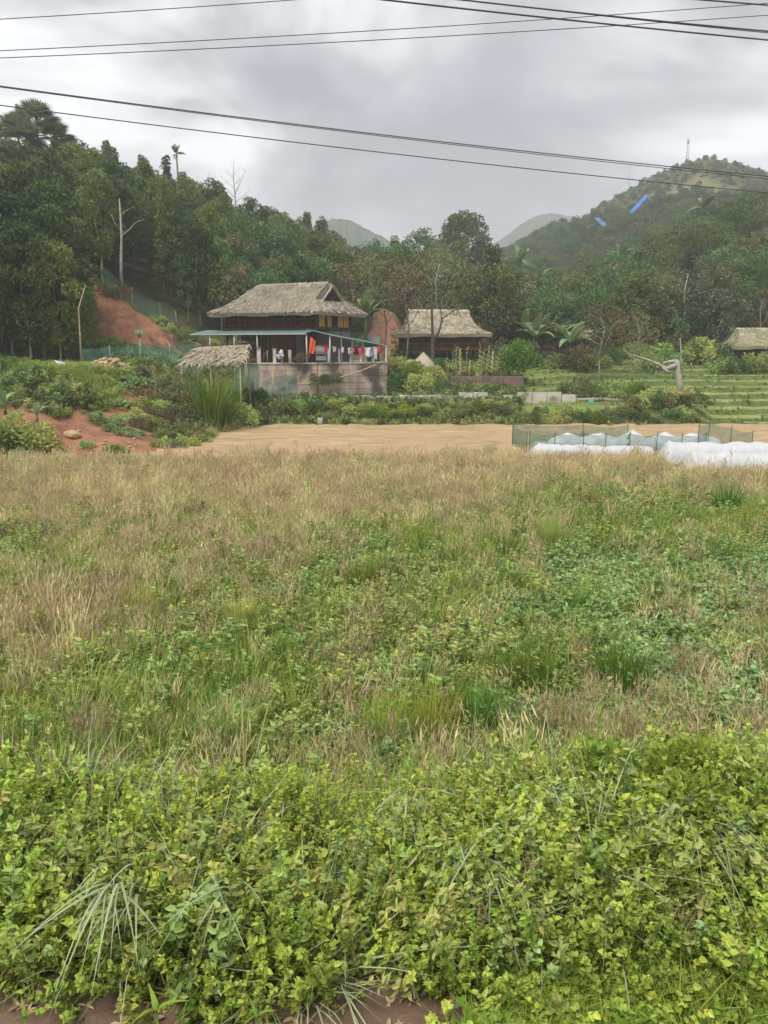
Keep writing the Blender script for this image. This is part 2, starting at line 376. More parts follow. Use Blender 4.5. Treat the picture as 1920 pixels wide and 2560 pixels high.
def terrain_mat():
    m = bpy.data.materials.new('ground_cover'); m.use_nodes = True
    t = m.node_tree; b = t.nodes['Principled BSDF']; b.inputs['Roughness'].default_value = 1.0; b.inputs['Specular IOR Level'].default_value = 0.1
    at = t.nodes.new('ShaderNodeAttribute'); at.attribute_name = 'soil'
    g = t.nodes.new('ShaderNodeNewGeometry')
    n = t.nodes.new('ShaderNodeTexNoise'); n.inputs['Scale'].default_value = 0.9; n.inputs['Detail'].default_value = 9; n.inputs['Roughness'].default_value = 0.7
    t.links.new(g.outputs['Position'], n.inputs['Vector'])
    mr = t.nodes.new('ShaderNodeMapRange'); mr.inputs[1].default_value = 0.25; mr.inputs[2].default_value = 0.75; mr.inputs[3].default_value = 0.40; mr.inputs[4].default_value = 1.6
    t.links.new(n.outputs['Fac'], mr.inputs[0])
    mu = t.nodes.new('ShaderNodeVectorMath'); mu.operation = 'SCALE'
    t.links.new(at.outputs['Color'], mu.inputs[0]); t.links.new(mr.outputs[0], mu.inputs['Scale'])
    t.links.new(mu.outputs[0], b.inputs['Base Color'])
    nb = t.nodes.new('ShaderNodeTexNoise'); nb.inputs['Scale'].default_value = 3.0; nb.inputs['Detail'].default_value = 8
    t.links.new(g.outputs['Position'], nb.inputs['Vector'])
    bp = t.nodes.new('ShaderNodeBump'); bp.inputs['Strength'].default_value = 0.8; bp.inputs['Distance'].default_value = 0.12
    t.links.new(nb.outputs['Fac'], bp.inputs['Height']); t.links.new(bp.outputs[0], b.inputs['Normal'])
    return m
ground_m = terrain_mat()

# ------------------------------------------------------------------ terrain height
ROWS = np.array([50, 54, 60, 66, 75, 90, 120, 160, 220, 320, 450, 2000.])
TAB = {
 -700: (4, 5, 6.5, 9, 13, 20, 31, 35, 32, 24, 14, 8), -200: (3.8, 4.4, 6, 8, 12, 18, 28, 31, 28, 22, 13, 8),
 0: (3.6, 4, 5, 7, 10.5, 16, 25, 26, 24, 20, 12, 8), 200: (3.5, 4, 5.2, 9.8, 12, 16.5, 24, 24, 22, 19, 12, 8),
 290: (3.4, 4, 4.8, 9.2, 11.5, 15.5, 23, 23, 22, 19, 12, 8), 420: (3.1, 3.7, 4.1, 5.8, 8.8, 13, 21.5, 23, 22, 18, 12, 8),
 520: (1.6, 3.0, 3.7, 4.2, 6.8, 11, 19.5, 22, 21, 18, 12, 8), 640: (.1, 1.6, 3.5, 3.6, 5.2, 9, 16, 19, 20, 18, 12, 8),
 760: (.1, 1.2, 3.5, 3.5, 4.3, 7.2, 13.5, 19, 20, 18, 12, 8), 850: (.1, 1.2, 3.4, 3.5, 4.0, 6.3, 11.5, 17, 19, 19, 12, 8),
 960: (.1, 1.2, 2.6, 3.3, 3.8, 5.8, 10, 15, 19, 20, 13, 8), 1080: (.1, 1.2, 1.9, 3.0, 3.6, 5.6, 9, 14, 20, 24, 15, 8),
 1200: (.1, 1.2, 1.8, 2.9, 3.4, 5.2, 8.2, 13, 21, 31, 18, 8), 1300: (.1, 1.1, 1.5, 2.2, 2.9, 4.6, 7, 12, 22, 41, 22, 8),
 1400: (.1, .9, 1.45, 2.1, 2.7, 4.6, 7.5, 12, 24, 50, 28, 8), 1500: (.1, .7, 1.4, 2.0, 2.7, 5, 9.5, 14.5, 28, 60, 34, 8),
 1600: (.1, .6, 1.3, 2.0, 2.7, 6, 13, 19, 32, 69, 38, 8), 1700: (.1, .6, 1.3, 2.0, 2.7, 6.5, 16, 23, 36, 74, 40, 8),
 1800: (.1, .6, 1.3, 2.0, 2.7, 7, 18, 25, 37, 72, 40, 8), 1920: (.1, .6, 1.3, 2.0, 2.8, 7.5, 20, 28, 38, 62, 36, 8),
 2300: (.1, .6, 1.3, 2.1, 3.2, 9, 23, 31, 38, 46, 30, 8), 2900: (.1, .8, 1.6, 2.4, 4, 11, 26, 34, 40, 50, 30, 8)}
TPX = np.array(sorted(TAB)); TA = (TPX - 960) / (F * 0.985); TZ = np.array([TAB[k] for k in sorted(TAB)])
AF = np.linspace(TA[0], TA[-1], 240)                       # resampled smoothly across
TF = np.stack([np.interp(AF, TA, TZ[:, j]) for j in range(len(ROWS))], 1)
kern = np.exp(-np.linspace(-2, 2, 9) ** 2); kern /= kern.sum()
TF = np.stack([np.convolve(np.pad(TF[:, j], 4, 'edge'), kern, 'valid') for j in range(len(ROWS))], 1)
EDGE = np.array([(-80, 30), (-26, 32.5), (-17, 34.2), (-10.9, 36.0), (-10.2, 40), (-8.9, 46), (-8.5, 50), (-9.0, 54), (-9.6, 57.5), (-9.6, 90)], float)
def edge_dist(x, y):
    best = np.full(np.shape(x), 1e9); side = np.zeros(np.shape(x))
    for (x0, y0), (x1, y1) in zip(EDGE[:-1], EDGE[1:]):
        dx, dy = x1 - x0, y1 - y0; l2 = dx * dx + dy * dy
        t = np.clip(((x - x0) * dx + (y - y0) * dy) / l2, 0, 1)
        d = np.hypot(x - x0 - t * dx, y - y0 - t * dy)
        cr_ = dx * (y - y0) - dy * (x - x0)
        m = d < best
        side = np.where(m, np.sign(cr_), side); best = np.where(m, d, best)
    return best * side                     # > 0 on the mound side
def Hh(x, y):
    x = np.asarray(x, float); y = np.asarray(y, float)
    yy = np.maximum(y, 1.0)
    a = x / yy
    # hills table, cubic-ish in y
    ia = np.clip((a - AF[0]) / (AF[1] - AF[0]), 0, len(AF) - 1.001); i0 = ia.astype(int); fa = ia - i0
    j = np.clip(np.searchsorted(ROWS, yy) - 1, 0, len(ROWS) - 2); fy = np.clip((yy - ROWS[j]) / (ROWS[j + 1] - ROWS[j]), 0, 1)
    def T(i, jj): return TF[i, jj]
    z = (T(i0, j) * (1 - fa) + T(i0 + 1, j) * fa) * (1 - fy) + (T(i0, j + 1) * (1 - fa) + T(i0 + 1, j + 1) * fa) * fy
    # terraces on the right
    # level ground in front of the retaining wall
    capm = sst(-0.175, -0.165, a) * (1 - sst(0.02, 0.05, a)) * (1 - sst(57.6, 58.2, y - np.clip((a + .085) * 35, 0, 3.0)))
    z = z * (1 - capm) + np.minimum(z, 1.2) * capm
    tm = sst(0.19, 0.215, a) * (1 - sst(72, 78, y)) * sst(50, 51, y)
    wob = (vn(x * 0.11, y * 0.05) - 0.5) * 0.35 + (vn2(x * .45, y * .12) - .5) * .14
    q = 0.33; zq = z + wob; st = np.floor(zq / q) * q; fr_ = (zq / q) % 1
    zt = st + q * sst(0.80, 1.0, fr_) - wob * 0.0
    z = z * (1 - tm) + zt * tm
    # shrubby bank under the low wall
    bank = sst(50.0, 51.8, y) * 1.1 * (1 - sst(0.385, 0.43, a)) * (1 - sst(54, 56, y))
    z = np.where(y > 49.5, np.maximum(z, bank), z)
    d = edge_dist(x, y)
    low = 0.0 * x
    mound = 3.5 * sst(-.3, 10.0 - 2.8 * sst(41, 47, y), d)
    mound = mound + (vn2.fbm(x * 0.35, y * 0.35) - 0.5) * 1.1 * sst(0.5, 3, d)
    z = np.where(y < 50, np.where(d > 0, np.maximum(mound, 0), low), z)
    z = np.where((y >= 50) & (y < 58), np.maximum(z * (1 - sst(0, 2, d) * 0), np.where(d > 0, mound, -1)), z)
    z = np.where((y >= 50) & (d > 0) & (y < 62), np.minimum(z, np.maximum(1.15 * sst(50, 52, y) * 1.0, mound + sst(56, 62, y) * 6)), z)
    # road embankment in front
    vg = 2.0 * (1 - sst(4.2, 7.0, y + (vn(x * 0.6, y * 0.6) - 0.5) * 0.5))
    z = np.where(y < 12, np.maximum(z, vg), z)
    nz = (vn.fbm(x * 0.06, y * 0.06, 4) - 0.5) * np.clip((y - 62) * 0.06, 0, 3.5) + (vn2.fbm(x * .8, y * .8, 3) - 0.5) * np.where(y < 36, 0.10, 0.16)
    pxx = 960 + a * F * .985
    # red cut behind the gap between the two houses
    z = z + 3.3 * sst(76.5, 79.5, y + (vn(x * .5, y * 0) - .5) * 1.5) * (1 - sst(84, 102, y)) * sst(890, 935, pxx) * (1 - sst(985, 1030, pxx)) * (.75 + .5 * vn2(x * .5, y * .4))
    z = z + (vn2.fbm(x * .7, y * .7, 4) - .5) * 2.2 * sst(57, 59, y) * (1 - sst(69, 71, y)) * sst(170, 200, pxx) * (1 - sst(430, 500, pxx))
    z = z + nz * np.where((y > 36) & (y < 50) & (d < 0), 0.15, 1)
    return z
def H1(x, y): return float(Hh(np.array([x]), np.array([y]))[0])

def terr_frac(x, y):
    yy = np.maximum(y, 1.0); ia = np.clip((x / yy - AF[0]) / (AF[1] - AF[0]), 0, len(AF) - 1.001).astype(int)
    j = np.clip(np.searchsorted(ROWS, yy) - 1, 0, len(ROWS) - 2); fy = np.clip((yy - ROWS[j]) / (ROWS[j + 1] - ROWS[j]), 0, 1)
    z = TF[ia, j] * (1 - fy) + TF[ia, j + 1] * fy + (vn(x * 0.11, y * 0.05) - 0.5) * 0.35 + (vn2(x * .45, y * .12) - .5) * .14
    return (z / .33) % 1
def tan_band(x, y, z):
    """bare yellowish ground on the upper slope of the far hill"""
    px = 960 + x / np.maximum(y, 1) * F * .985; py = 818 - (z - 5) * F * .985 / np.maximum(y, 1)
    t = np.clip(((px - 1400) * 300 + (py - 585) * -135) / (300 ** 2 + 135 ** 2), 0, 1)
    d1 = np.hypot(px - 1400 - 300 * t, py - 585 + 135 * t)
    t2 = np.clip(((px - 1700) * 80 + (py - 450) * 45) / (80 ** 2 + 45 ** 2), 0, 1); d2 = np.hypot(px - 1700 - 80 * t2, py - 450 - 45 * t2)
    return 1 - sst(6, 24, np.minimum(d1 * .9, d2) + (vn3(px * .05, py * .05) - .5) * 22)
def soil_colour(x, y, z):
    n = len(x)
    c = np.tile(np.array([0.075, 0.085, 0.035]), (n, 1))
    def mixin(col, w):
        nonlocal c
        w = np.clip(w, 0, 1)[:, None]; c = c * (1 - w) + np.array(col) * w
    a = x / np.maximum(y, 1); d = edge_dist(x, y)
    px = 960 + a * F * 0.985
    mixin((0.22, 0.17, 0.10), (y < 37) * 1.0)
    mixin((0.17, 0.11, 0.08), (y < 6) * 1.0)
    red = (0.27, 0.135, 0.08)
    nn = vn3.fbm(x * .3, y * .3, 4)
    mixin((0.15, 0.15, 0.06), (y < 62) * (d > 0))
    mixin(red, (d > 0) * (y < 50) * sst(0.49, 0.60, nn + 0.30 * (1 - sst(1.0, 7.5, d)) - 0.35 * sst(380, 480, px)))
    mixin((0.26, 0.12, 0.07), (d > 0) * (y < 50) * sst(260, 60, px) * 0.6)
    mixin(red, sst(56, 58, y) * (1 - sst(67, 69, y)) * sst(170, 200, px) * (1 - sst(440, 540, px)) * sst(0.34, 0.46, nn + 0.14))
    mixin((0.10, 0.06, 0.035), sst(52, 54, y) * (1 - sst(62, 66, y)) * (px < 190))
    mixin((0.23, 0.125, 0.08), sst(62, 64, y) * (1 - sst(82, 86, y)) * sst(880, 915, px) * (1 - sst(1000, 1035, px)) * sst(.30, .44, nn))
    tr = sst(50.5, 51, y) * (1 - sst(74, 78, y)) * sst(1280, 1300, px)
    mixin((0.085, 0.125, 0.035), tr); fr_ = terr_frac(x, y)
    mixin((0.23, 0.27, 0.09), tr * sst(.02, .06, fr_) * (1 - sst(.76, .82, fr_)) * (.6 + .4 * sst(1650, 1700, px)))
    mixin((0.17, 0.165, 0.085), sst(200, 230, y) * tan_band(x, y, z))
    return c

def grid(name, ys, As, off=0.0):
    Y, A = np.meshgrid(ys, As, indexing='ij')
    X = A * np.maximum(Y, 14.0) if ys[0] < 14 else A * Y
    Z = Hh(X.ravel(), Y.ravel()) + off
    V = np.stack([X.ravel(), Y.ravel(), Z], 1)
    ny, na = len(ys), len(As)
    i = (np.arange(ny - 1)[:, None] * na + np.arange(na - 1)[None]).ravel()
    mb = MB(); mb.add(V, np.stack([i, i + 1, i + na + 1, i + na], 1))
    me = mb.mesh(name, ground_m, smooth=True)
    c = soil_colour(V[:, 0], V[:, 1], V[:, 2])
    at = me.attributes.new('soil', 'FLOAT_COLOR', 'POINT')
    at.data.foreach_set('color', np.concatenate([c, np.ones((len(c), 1))], 1).astype(np.float32).ravel())
    return struct(ob(name, me))
grid('ground', np.concatenate([np.arange(-30, 1.5, 1.5), np.arange(1.5, 14, 0.2), np.arange(14, 36, 0.6), np.arange(36, 50, 0.4), np.arange(50, 78.01, 0.2)]), np.linspace(-1.25, 1.25, 420))
grid('hills', np.concatenate([np.arange(78, 130, 1.3), np.arange(130, 360, 3.5), np.geomspace(360, 880, 20)]), np.linspace(-1.25, 1.25, 300))

# road that the picture was taken from (behind and below the lens)
mb = MB(); mb.add([(-40, -7, 2.14), (40, -7, 2.14), (40, 1.6, 2.14), (-40, 1.6, 2.14), (-40, 1.6, 1.9), (40, 1.6, 1.9)], [(0, 1, 2, 3), (3, 2, 5, 4)])
struct(mb.build('road', asphalt))

# ploughed bare field
def furrow():
    xs, ys = np.arange(-13, 32, 0.35), np.arange(32.6, 51.0, 0.11)
    X, Y = np.meshgrid(xs, ys, indexing='xy')
    ll = np.interp(Y, [32, 35, 36.5, 40, 46, 50, 52], [-13.5, -12.4, -11.0, -10.4, -9.2, -8.6, -8.6])
    X = ll + (X + 13) / 45 * (32 - ll)
    ph = Y * 2 * math.pi / 0.75 + (vn(X * .12, Y * .3) - .5) * 5
    Z = 0.06 + 0.05 * np.sin(ph) + (vn2.fbm(X * 1.5, Y * 4.5, 4) - .5) * 0.20
    nx = X.shape[1]; i = (np.arange(X.shape[0] - 1)[:, None] * nx + np.arange(nx - 1)[None]).ravel()
    m = MB(); m.add(np.stack([X.ravel(), Y.ravel(), Z.ravel()], 1), np.stack([i, i + 1, i + nx + 1, i + nx], 1))
    return m.build('ploughed_field', tan_soil, smooth=True)
struct(furrow())

# far mountains
def mountain(name, pts, Y, m, thick=160):
    a = [P(px, py, Y) for px, py in pts]
    xs = np.linspace(a[0].x, a[-1].x, 220); top = np.interp(xs, [q.x for q in a], [q.z for q in a])
    top = np.convolve(np.pad(top, 14, 'edge'), np.hanning(29) / np.hanning(29).sum(), 'valid') + (vn.fbm(xs * 0.05, xs * 0 + 3, 5) - .5) * 5 + vn2(xs * .35, xs * 0) * 1.6
    V, F4 = [], []
    K = 10
    for k in range(K + 1):
        t = k / K
        for i, x in enumerate(xs):
            V.append((x, Y - thick * (1 - t) + (vn(i * .4, k * .9) - .5) * 20 * (1 - t), top[i] * (t ** 0.8) + (vn2(i * .15, k) - .5) * 10 * (1 - t) * t * 4))
    for t in (0.5, 0.0):
        for i, x in enumerate(xs): V.append((x, Y + thick * (1 - t), top[i] * t - 1))
    n = len(xs)
    for k in range(K + 2):
        for i in range(n - 1): F4.append((k * n + i, k * n + i + 1, (k + 1) * n + i + 1, (k + 1) * n + i))
    b = MB(); b.add(V, F4)
    return struct(b.build(name, m, smooth=True))
hillcol = mat('distant_hill', (0.07, 0.10, 0.05), (0.05, 0.075, 0.04), 0.02, 1.0)
mountain('mountain', [(700, 640), (790, 560), (840, 548), (900, 565), (960, 598), (1060, 640), (1180, 680)], 700, hillcol, 50)
mountain('mountain', [(1150, 660), (1270, 590), (1300, 560), (1340, 540), (1400, 535), (1480, 560), (1600, 640)], 930, hillcol, 60)

# ------------------------------------------------------------------ vegetation prototypes (meshes only)
def unit(n, seed=None, up=0.0):
    v = rng.normal(size=(n, 3)); v[:, 2] += up
    return v / np.linalg.norm(v, axis=1, keepdims=True)
def crown(h0, h1, rad, nclump, per, leaf, shape='oval', lobes=1.0, gap=0.0):
    """leaf clumps spread through a crown between heights h0..h1"""
    m = MB(); hc, hr = (h0 + h1) / 2, (h1 - h0) / 2
    for k in range(nclump):
        t = (k + rng.random()) / nclump; zz = h0 + (h1 - h0) * t
        u = (zz - hc) / hr
        if shape == 'oval': rr = math.sqrt(max(0.05, 1 - abs(u) ** 2.4))
        elif shape == 'cone': rr = max(0.10, 1 - t) ** 0.75
        else: rr = math.sqrt(max(0.05, 1 - max(0, u) ** 2)) if u > 0 else max(0.25, 1 + u * 0.55)
        an = k * 2.4 + rng.random(); q = rad * rr * (0.35 + 0.65 * math.sqrt(rng.random())) * lobes
        c = np.array([math.cos(an) * q, math.sin(an) * q, zz])
        cr_ = rad * rng.uniform(0.26, 0.46) * (0.75 if shape == 'cone' else 1)
        n = int(per * rng.uniform(0.6, 1.3)); d = unit(n, up=0.35)
        r = cr_ * (0.35 + 0.65 * rng.random(n) ** 0.5)
        C = c + d * r[:, None] * np.array([1, 1, 0.72])
        D = d * 0.7 + unit(n) * 0.6 + np.array([0, 0, -0.25])
        base = rng.uniform(0.08, 0.74)
        m.leaves(C, D, unit(n, up=1.2), leaf * rng.uniform(.7, 1.35, n), leaf * .5 * rng.uniform(.8, 1.3, n), np.clip(base + rng.normal(0, .17, n) + d[:, 2] * .14, 0, 1))
    return m
def limbs(h, r0, hb, spread, nb, lean=0.0, twig=False, n=6, top=0.25):
    m = MB(); p = [(math.sin(k * 1.3) * .12 * k * (1 if lean else .4) + lean * k / 5, math.cos(k * 1.7) * .08 * k, h * k / 5) for k in range(6)]
    p[0] = (0, 0, -0.6)
    m.tube(p, [r0 * (1 - k / 5 * (1 - top)) for k in range(6)], n)
    for k in range(nb):
        t = hb + (1 - hb) * (k + .3) / nb; b = Vector(p[min(4, int(t * 5))]).lerp(Vector(p[min(5, int(t * 5) + 1)]), t * 5 - int(t * 5))
        an = k * 2.3 + rng.random(); l = spread * (1.25 - t) * rng.uniform(.7, 1.2)
        d = Vector((math.cos(an), math.sin(an), rng.uniform(.5, 1.1)))
        e1 = b + d * l * .5; e2 = e1 + Vector((d.x * .5 + rng.uniform(-.3, .3), d.y * .5, d.z * .8)) * l * .6
        rb = r0 * .42 * (1.2 - t)
        m.tube([b, e1, e2], [rb, rb * .65, rb * .25], 4)
        if twig:
            for j in range(4):
                s = e1.lerp(e2, j / 4 + .1); dd = Vector((rng.uniform(-1, 1), rng.uniform(-1, 1), rng.uniform(.2, 1.2))) * l * .38
                m.tube([s, s + dd * .5 + Vector((0, 0, .1)), s + dd], [rb * .32, rb * .22, rb * .08], 3)
    return m
KINDS = {}
def kind(name, variants): KINDS[name] = variants
def tm(tr, m1, cr_, m2, n='x'): return (tr.mesh('trunk', m1), cr_.mesh('crown', m2))
# slender plantation trees (reference height 10 m)
kind('plantation', [tm(limbs(7.5, .11, .45, 1.5, 6), bark_pale, crown(2.6 + i * .3, 10.2, 1.75 + .12 * i, 30, 120, .34, 'oval'), lf_dark) for i in range(4)])
kind('spire', [tm(limbs(8.5, .10, .3, 1.2, 8), bark, crown(2.0, 11.2, 1.55 + i * .15, 34, 90, .32, 'cone'), lf_dark) for i in range(3)])
kind('near', [tm(limbs(7.5, .10, .35, 1.6, 8), bark_pale, crown(2.2, 10.0, 1.9, 44, 190, .26, 'oval'), lf_dark) for i in range(3)])
kind('broad', [tm(limbs(6.0, .2, .4, 3.0, 7), bark, crown(2.2, 8.8, 3.0 + i * .3, 34, 150, .36, 'dome'), lf_mid) for i in range(3)])
kind('olive', [tm(limbs(6.5, .15, .4, 2.4, 7), bark_pale, crown(2.8, 8.4, 2.4, 26, 110, .34, 'dome', 1.1), lf_olive) for i in range(2)])
kind('rusty', [tm(limbs(7.5, .14, .3, 3.2, 10, twig=True), bark_pale, crown(3.2, 8.6, 2.8, 24, 60, .30, 'dome', 1.15), lf_rust) for i in range(2)])
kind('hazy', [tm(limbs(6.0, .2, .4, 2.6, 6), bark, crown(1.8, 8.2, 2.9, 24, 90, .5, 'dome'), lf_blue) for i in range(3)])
kind('tall', [tm(limbs(11.5, .28, .5, 4.0, 9, top=.35), bark, crown(4.2, 14.0, 3.8, 64, 200, .42, 'dome', 1.0), lf_dark)])
def bare_mesh(h, r, nb, spread):
    return limbs(h, r, .35, spread, nb, twig=True, top=.12).mesh('trunk', bark_pale)

def make_tree(kname, loc, s, name, label, group, rz=None, vi=None, sz=1.0):
    v = KINDS[kname]; tr, cr_ = v[rng.integers(len(v)) if vi is None else vi]
    t = thing(name, loc, label, 'tree', group, rng.uniform(0, 6.28) if rz is None else rz, (s, s, s * sz))
    ob('trunk', tr, t); ob('crown', cr_, t)
    return t

# ------------------------------------------------------------------ scattering one mass of plants as instances
def scatter(name, label, cat, pts, idx, scl, protos, tiltr=0.12, kind_='stuff', yaw=None, parent=None, zs=None):
    pts = np.asarray(pts, float); n = len(pts)
    me = bpy.data.meshes.new(name + '_points'); me.vertices.add(n); me.vertices.foreach_set('co', pts.ravel())
    rot = np.stack([rng.normal(0, tiltr, n), rng.normal(0, tiltr, n), rng.uniform(0, 6.283, n) if yaw is None else yaw], 1)
    a = me.attributes.new('idx', 'INT', 'POINT'); a.data.foreach_set('value', np.asarray(idx, np.int32))
    a = me.attributes.new('rot', 'FLOAT_VECTOR', 'POINT'); a.data.foreach_set('vector', rot.astype(np.float32).ravel())
    sc3 = np.repeat(np.asarray(scl, float)[:, None], 3, 1)
    if zs is not None: sc3[:, 2] *= zs
    a = me.attributes.new('scl', 'FLOAT_VECTOR', 'POINT'); a.data.foreach_set('vector', sc3.astype(np.float32).ravel())
    o = ob(name, me, parent)
    if parent is None: tag(o, label, cat)
    o['kind'] = kind_
    ng = bpy.data.node_groups.new(name, 'GeometryNodeTree')
    ng.interface.new_socket('Geometry', in_out='INPUT', socket_type='NodeSocketGeometry')
    ng.interface.new_socket('Geometry', in_out='OUTPUT', socket_type='NodeSocketGeometry')
    gi, go = ng.nodes.new('NodeGroupInput'), ng.nodes.new('NodeGroupOutput')
    jn = ng.nodes.new('GeometryNodeJoinGeometry')
    def attr(nm, ty):
        q = ng.nodes.new('GeometryNodeInputNamedAttribute'); q.data_type = ty; q.inputs[0].default_value = nm; return q.outputs[0]
    ai, ar, as_ = attr('idx', 'INT'), attr('rot', 'FLOAT_VECTOR'), attr('scl', 'FLOAT_VECTOR')
    e2r = ng.nodes.new('FunctionNodeEulerToRotation'); ng.links.new(ar, e2r.inputs[0])
    for k, pm in enumerate(protos):
        po = bpy.data.objects.new(pm.name, pm)
        oi = ng.nodes.new('GeometryNodeObjectInfo'); oi.inputs['Object'].default_value = po; oi.inputs['As Instance'].default_value = True
        cp = ng.nodes.new('FunctionNodeCompare'); cp.data_type = 'INT'; cp.operation = 'EQUAL'; cp.inputs[3].default_value = k
        ng.links.new(ai, cp.inputs[2])
        ip = ng.nodes.new('GeometryNodeInstanceOnPoints')
        ng.links.new(gi.outputs[0], ip.inputs['Points']); ng.links.new(cp.outputs[0], ip.inputs['Selection']); ng.links.new(oi.outputs['Geometry'], ip.inputs['Instance'])
        ng.links.new(e2r.outputs[0], ip.inputs['Rotation']); ng.links.new(as_, ip.inputs['Scale'])
        ng.links.new(ip.outputs[0], jn.inputs[0])
    ng.links.new(jn.outputs[0], go.inputs[0])
    mod = o.modifiers.new('scatter', 'NODES'); mod.node_group = ng
    return o

# ------------------------------------------------------------------ forest
def silh(px): return px
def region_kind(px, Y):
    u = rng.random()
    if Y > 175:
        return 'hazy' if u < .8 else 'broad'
    if px < 560:
        return 'plantation' if u < .66 else ('spire' if u < .90 else 'broad')
    if px < 860:
        return 'plantation' if u < .38 else ('broad' if u < .78 else ('spire' if u < .9 else 'olive'))
    if px < 1300:
        return 'broad' if u < .52 else ('olive' if u < .66 else ('rusty' if u < .70 else ('hazy' if u < .92 else 'spire')))
    return 'broad' if u < .58 else ('olive' if u < .72 else ('hazy' if u < .95 else 'rusty'))
cands = []
Y = 62.0
while Y < 175:
    sp = 2.9 + (Y - 60) * 0.022
    for x in np.arange(-0.70 * Y, 0.74 * Y, sp):
        xx, yy = x + rng.uniform(-.45, .45) * sp, Y + rng.uniform(-.45, .45) * sp
        a = xx / yy; px = 960 + a * F * .985
        y0 = np.interp(px, [-300, 190, 230, 300, 380, 430, 520, 640, 900, 1100, 1300, 1500, 2000], [58, 60, 69, 69.5, 70, 72, 72.5, 73, 79, 82, 80, 80, 80])
        if yy < y0: continue
        if 850 < px < 1060 and yy < 86: continue
        if px > 1000 and yy > 95 and rng.random() < .10: continue
        cands.append((xx, yy, px))
    Y += sp * .9
def vis_key(c): return c[1] * (1.0 if -60 < c[2] < 1980 else 3.0)
cands.sort(key=vis_key)
def place_words(px, y):
    col = next(w for lim, w in ((-1, 'beyond the left picture edge'), (230, 'left of the red cutting'), (440, 'above the red cutting'), (600, 'left of the big house roof'), (820, 'behind the big house roof'), (1000, 'between the two thatched houses'), (1240, 'above the smaller house'), (1420, 'behind the banana grove'), (1600, 'above the brown dry tree'), (1760, 'above the pale dead tree'), (1930, 'above the mossy roof'), (9999, 'beyond the right picture edge')) if px < lim)
    row = 'at the forest foot' if y < 78 else ('in the second row' if y < 88 else ('in the lower slope' if y < 100 else 'on the middle slope'))
    return row + ' ' + col
LBL = {
 'plantation': ('broadleaf_tree', 'slender dark plantation tree'),
 'spire': ('conifer_tree', 'narrow pointed dark tree'),
 'broad': ('broadleaf_tree', 'wide round green tree'),
 'olive': ('broadleaf_tree', 'loose olive green tree'),
 'rusty': ('dry_tree', 'half dry rusty brown tree'),
 'hazy': ('broadleaf_tree', 'dull blue-green domed tree')}
SIDE = lambda px: 'left hillside' if px < 760 else ('saddle behind the houses' if px < 1300 else 'right hillside')
NT = 262
PROTO_F, PIDX = [], {}
for kn in ('plantation', 'spire', 'broad', 'olive', 'hazy', 'rusty'):
    PIDX[kn] = []
    for tr, cr_ in KINDS[kn]:
        PIDX[kn].append(len(PROTO_F)); PROTO_F += [tr, cr_]
rest_p, rest_i, rest_s = [], [], []
for i, (x, y, px) in enumerate(cands):
    k = region_kind(px, y)
    s = rng.uniform(.72, 1.08) * (0.9 if k in ('plantation', 'spire') else 0.92)
    if px > 1280: s *= .9
    z = H1(x, y)
    if i < NT:
        nm, lb = LBL[k]; s_ = SIDE(px)
        make_tree(k, (x, y, z - .1), s, nm, lb + ' ' + place_words(px, y), 'forest trees ' + place_words(px, y))
    else:
        for q in (0, 1):
            rest_p.append((x, y, z - .1)); rest_i.append(PIDX[k][rng.integers(len(PIDX[k]))] + q) if q == 0 else rest_i.append(rest_i[-1] + 1); rest_s.append(s)
nearf = len(rest_p)
# beyond 175 m: smaller-looking trees to the far ridge
Y = 178.0
while Y < 345:
    sp = 4.0 - (Y > 230) * .7
    for x in np.arange(-0.3 * Y, 0.72 * Y, sp):
        xx, yy = x + rng.uniform(-.45, .45) * sp, Y + rng.uniform(-.45, .45) * sp
        z = H1(xx, yy); nn = vn3.fbm(np.array([xx * .3]), np.array([yy * .3]), 4)[0]
        px = 960 + xx / yy * F * .985
        if float(tan_band(np.array([xx]), np.array([yy]), np.array([z]))[0]) > .3 and rng.random() < .86: continue
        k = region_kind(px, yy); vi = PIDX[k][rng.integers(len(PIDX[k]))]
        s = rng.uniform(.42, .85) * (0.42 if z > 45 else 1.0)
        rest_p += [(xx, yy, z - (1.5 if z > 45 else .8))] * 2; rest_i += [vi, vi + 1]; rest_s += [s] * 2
    Y += sp * .8
rest_p = np.array(rest_p); n_ = len(rest_p)
yw = rng.uniform(0, 6.28, n_); yw[1::2] = yw[0::2]
scatter('forest', 'mixed green forest covering the hillsides behind the houses', 'forest', rest_p, rest_i, rest_s, PROTO_F, tiltr=0.0, yaw=yw)

# front row on the left: dense leafy trees reaching the ground at the picture's left edge
for i, (px, Yd, s) in enumerate([(-190, 55, 1.05), (-120, 53.5, 1.0), (-60, 55.5, 1.1), (-20, 53, .95), (30, 55, 1.1), (75, 53.5, .92), (110, 56.5, 1.1), (150, 54.5, .82), (185, 57.5, .95), (205, 55.5, .58), (0, 58.5, 1.15), (90, 59.5, 1.15), (165, 60.5, 1.1), (-90, 59, 1.15)]):
    q = P(px, 880, Yd)
    make_tree('near', (q.x, Yd, H1(q.x, Yd) - .1), s, 'broadleaf_tree', ['leftmost', 'second', 'third', 'fourth', 'fifth', 'sixth', 'seventh', 'eighth', 'ninth', 'small low tenth', 'taller back-row leftmost', 'taller back-row middle', 'taller back-row right', 'outermost'][i] + ' dark leafy tree from the left above the earth mound', 'front row of leafy trees at the left')

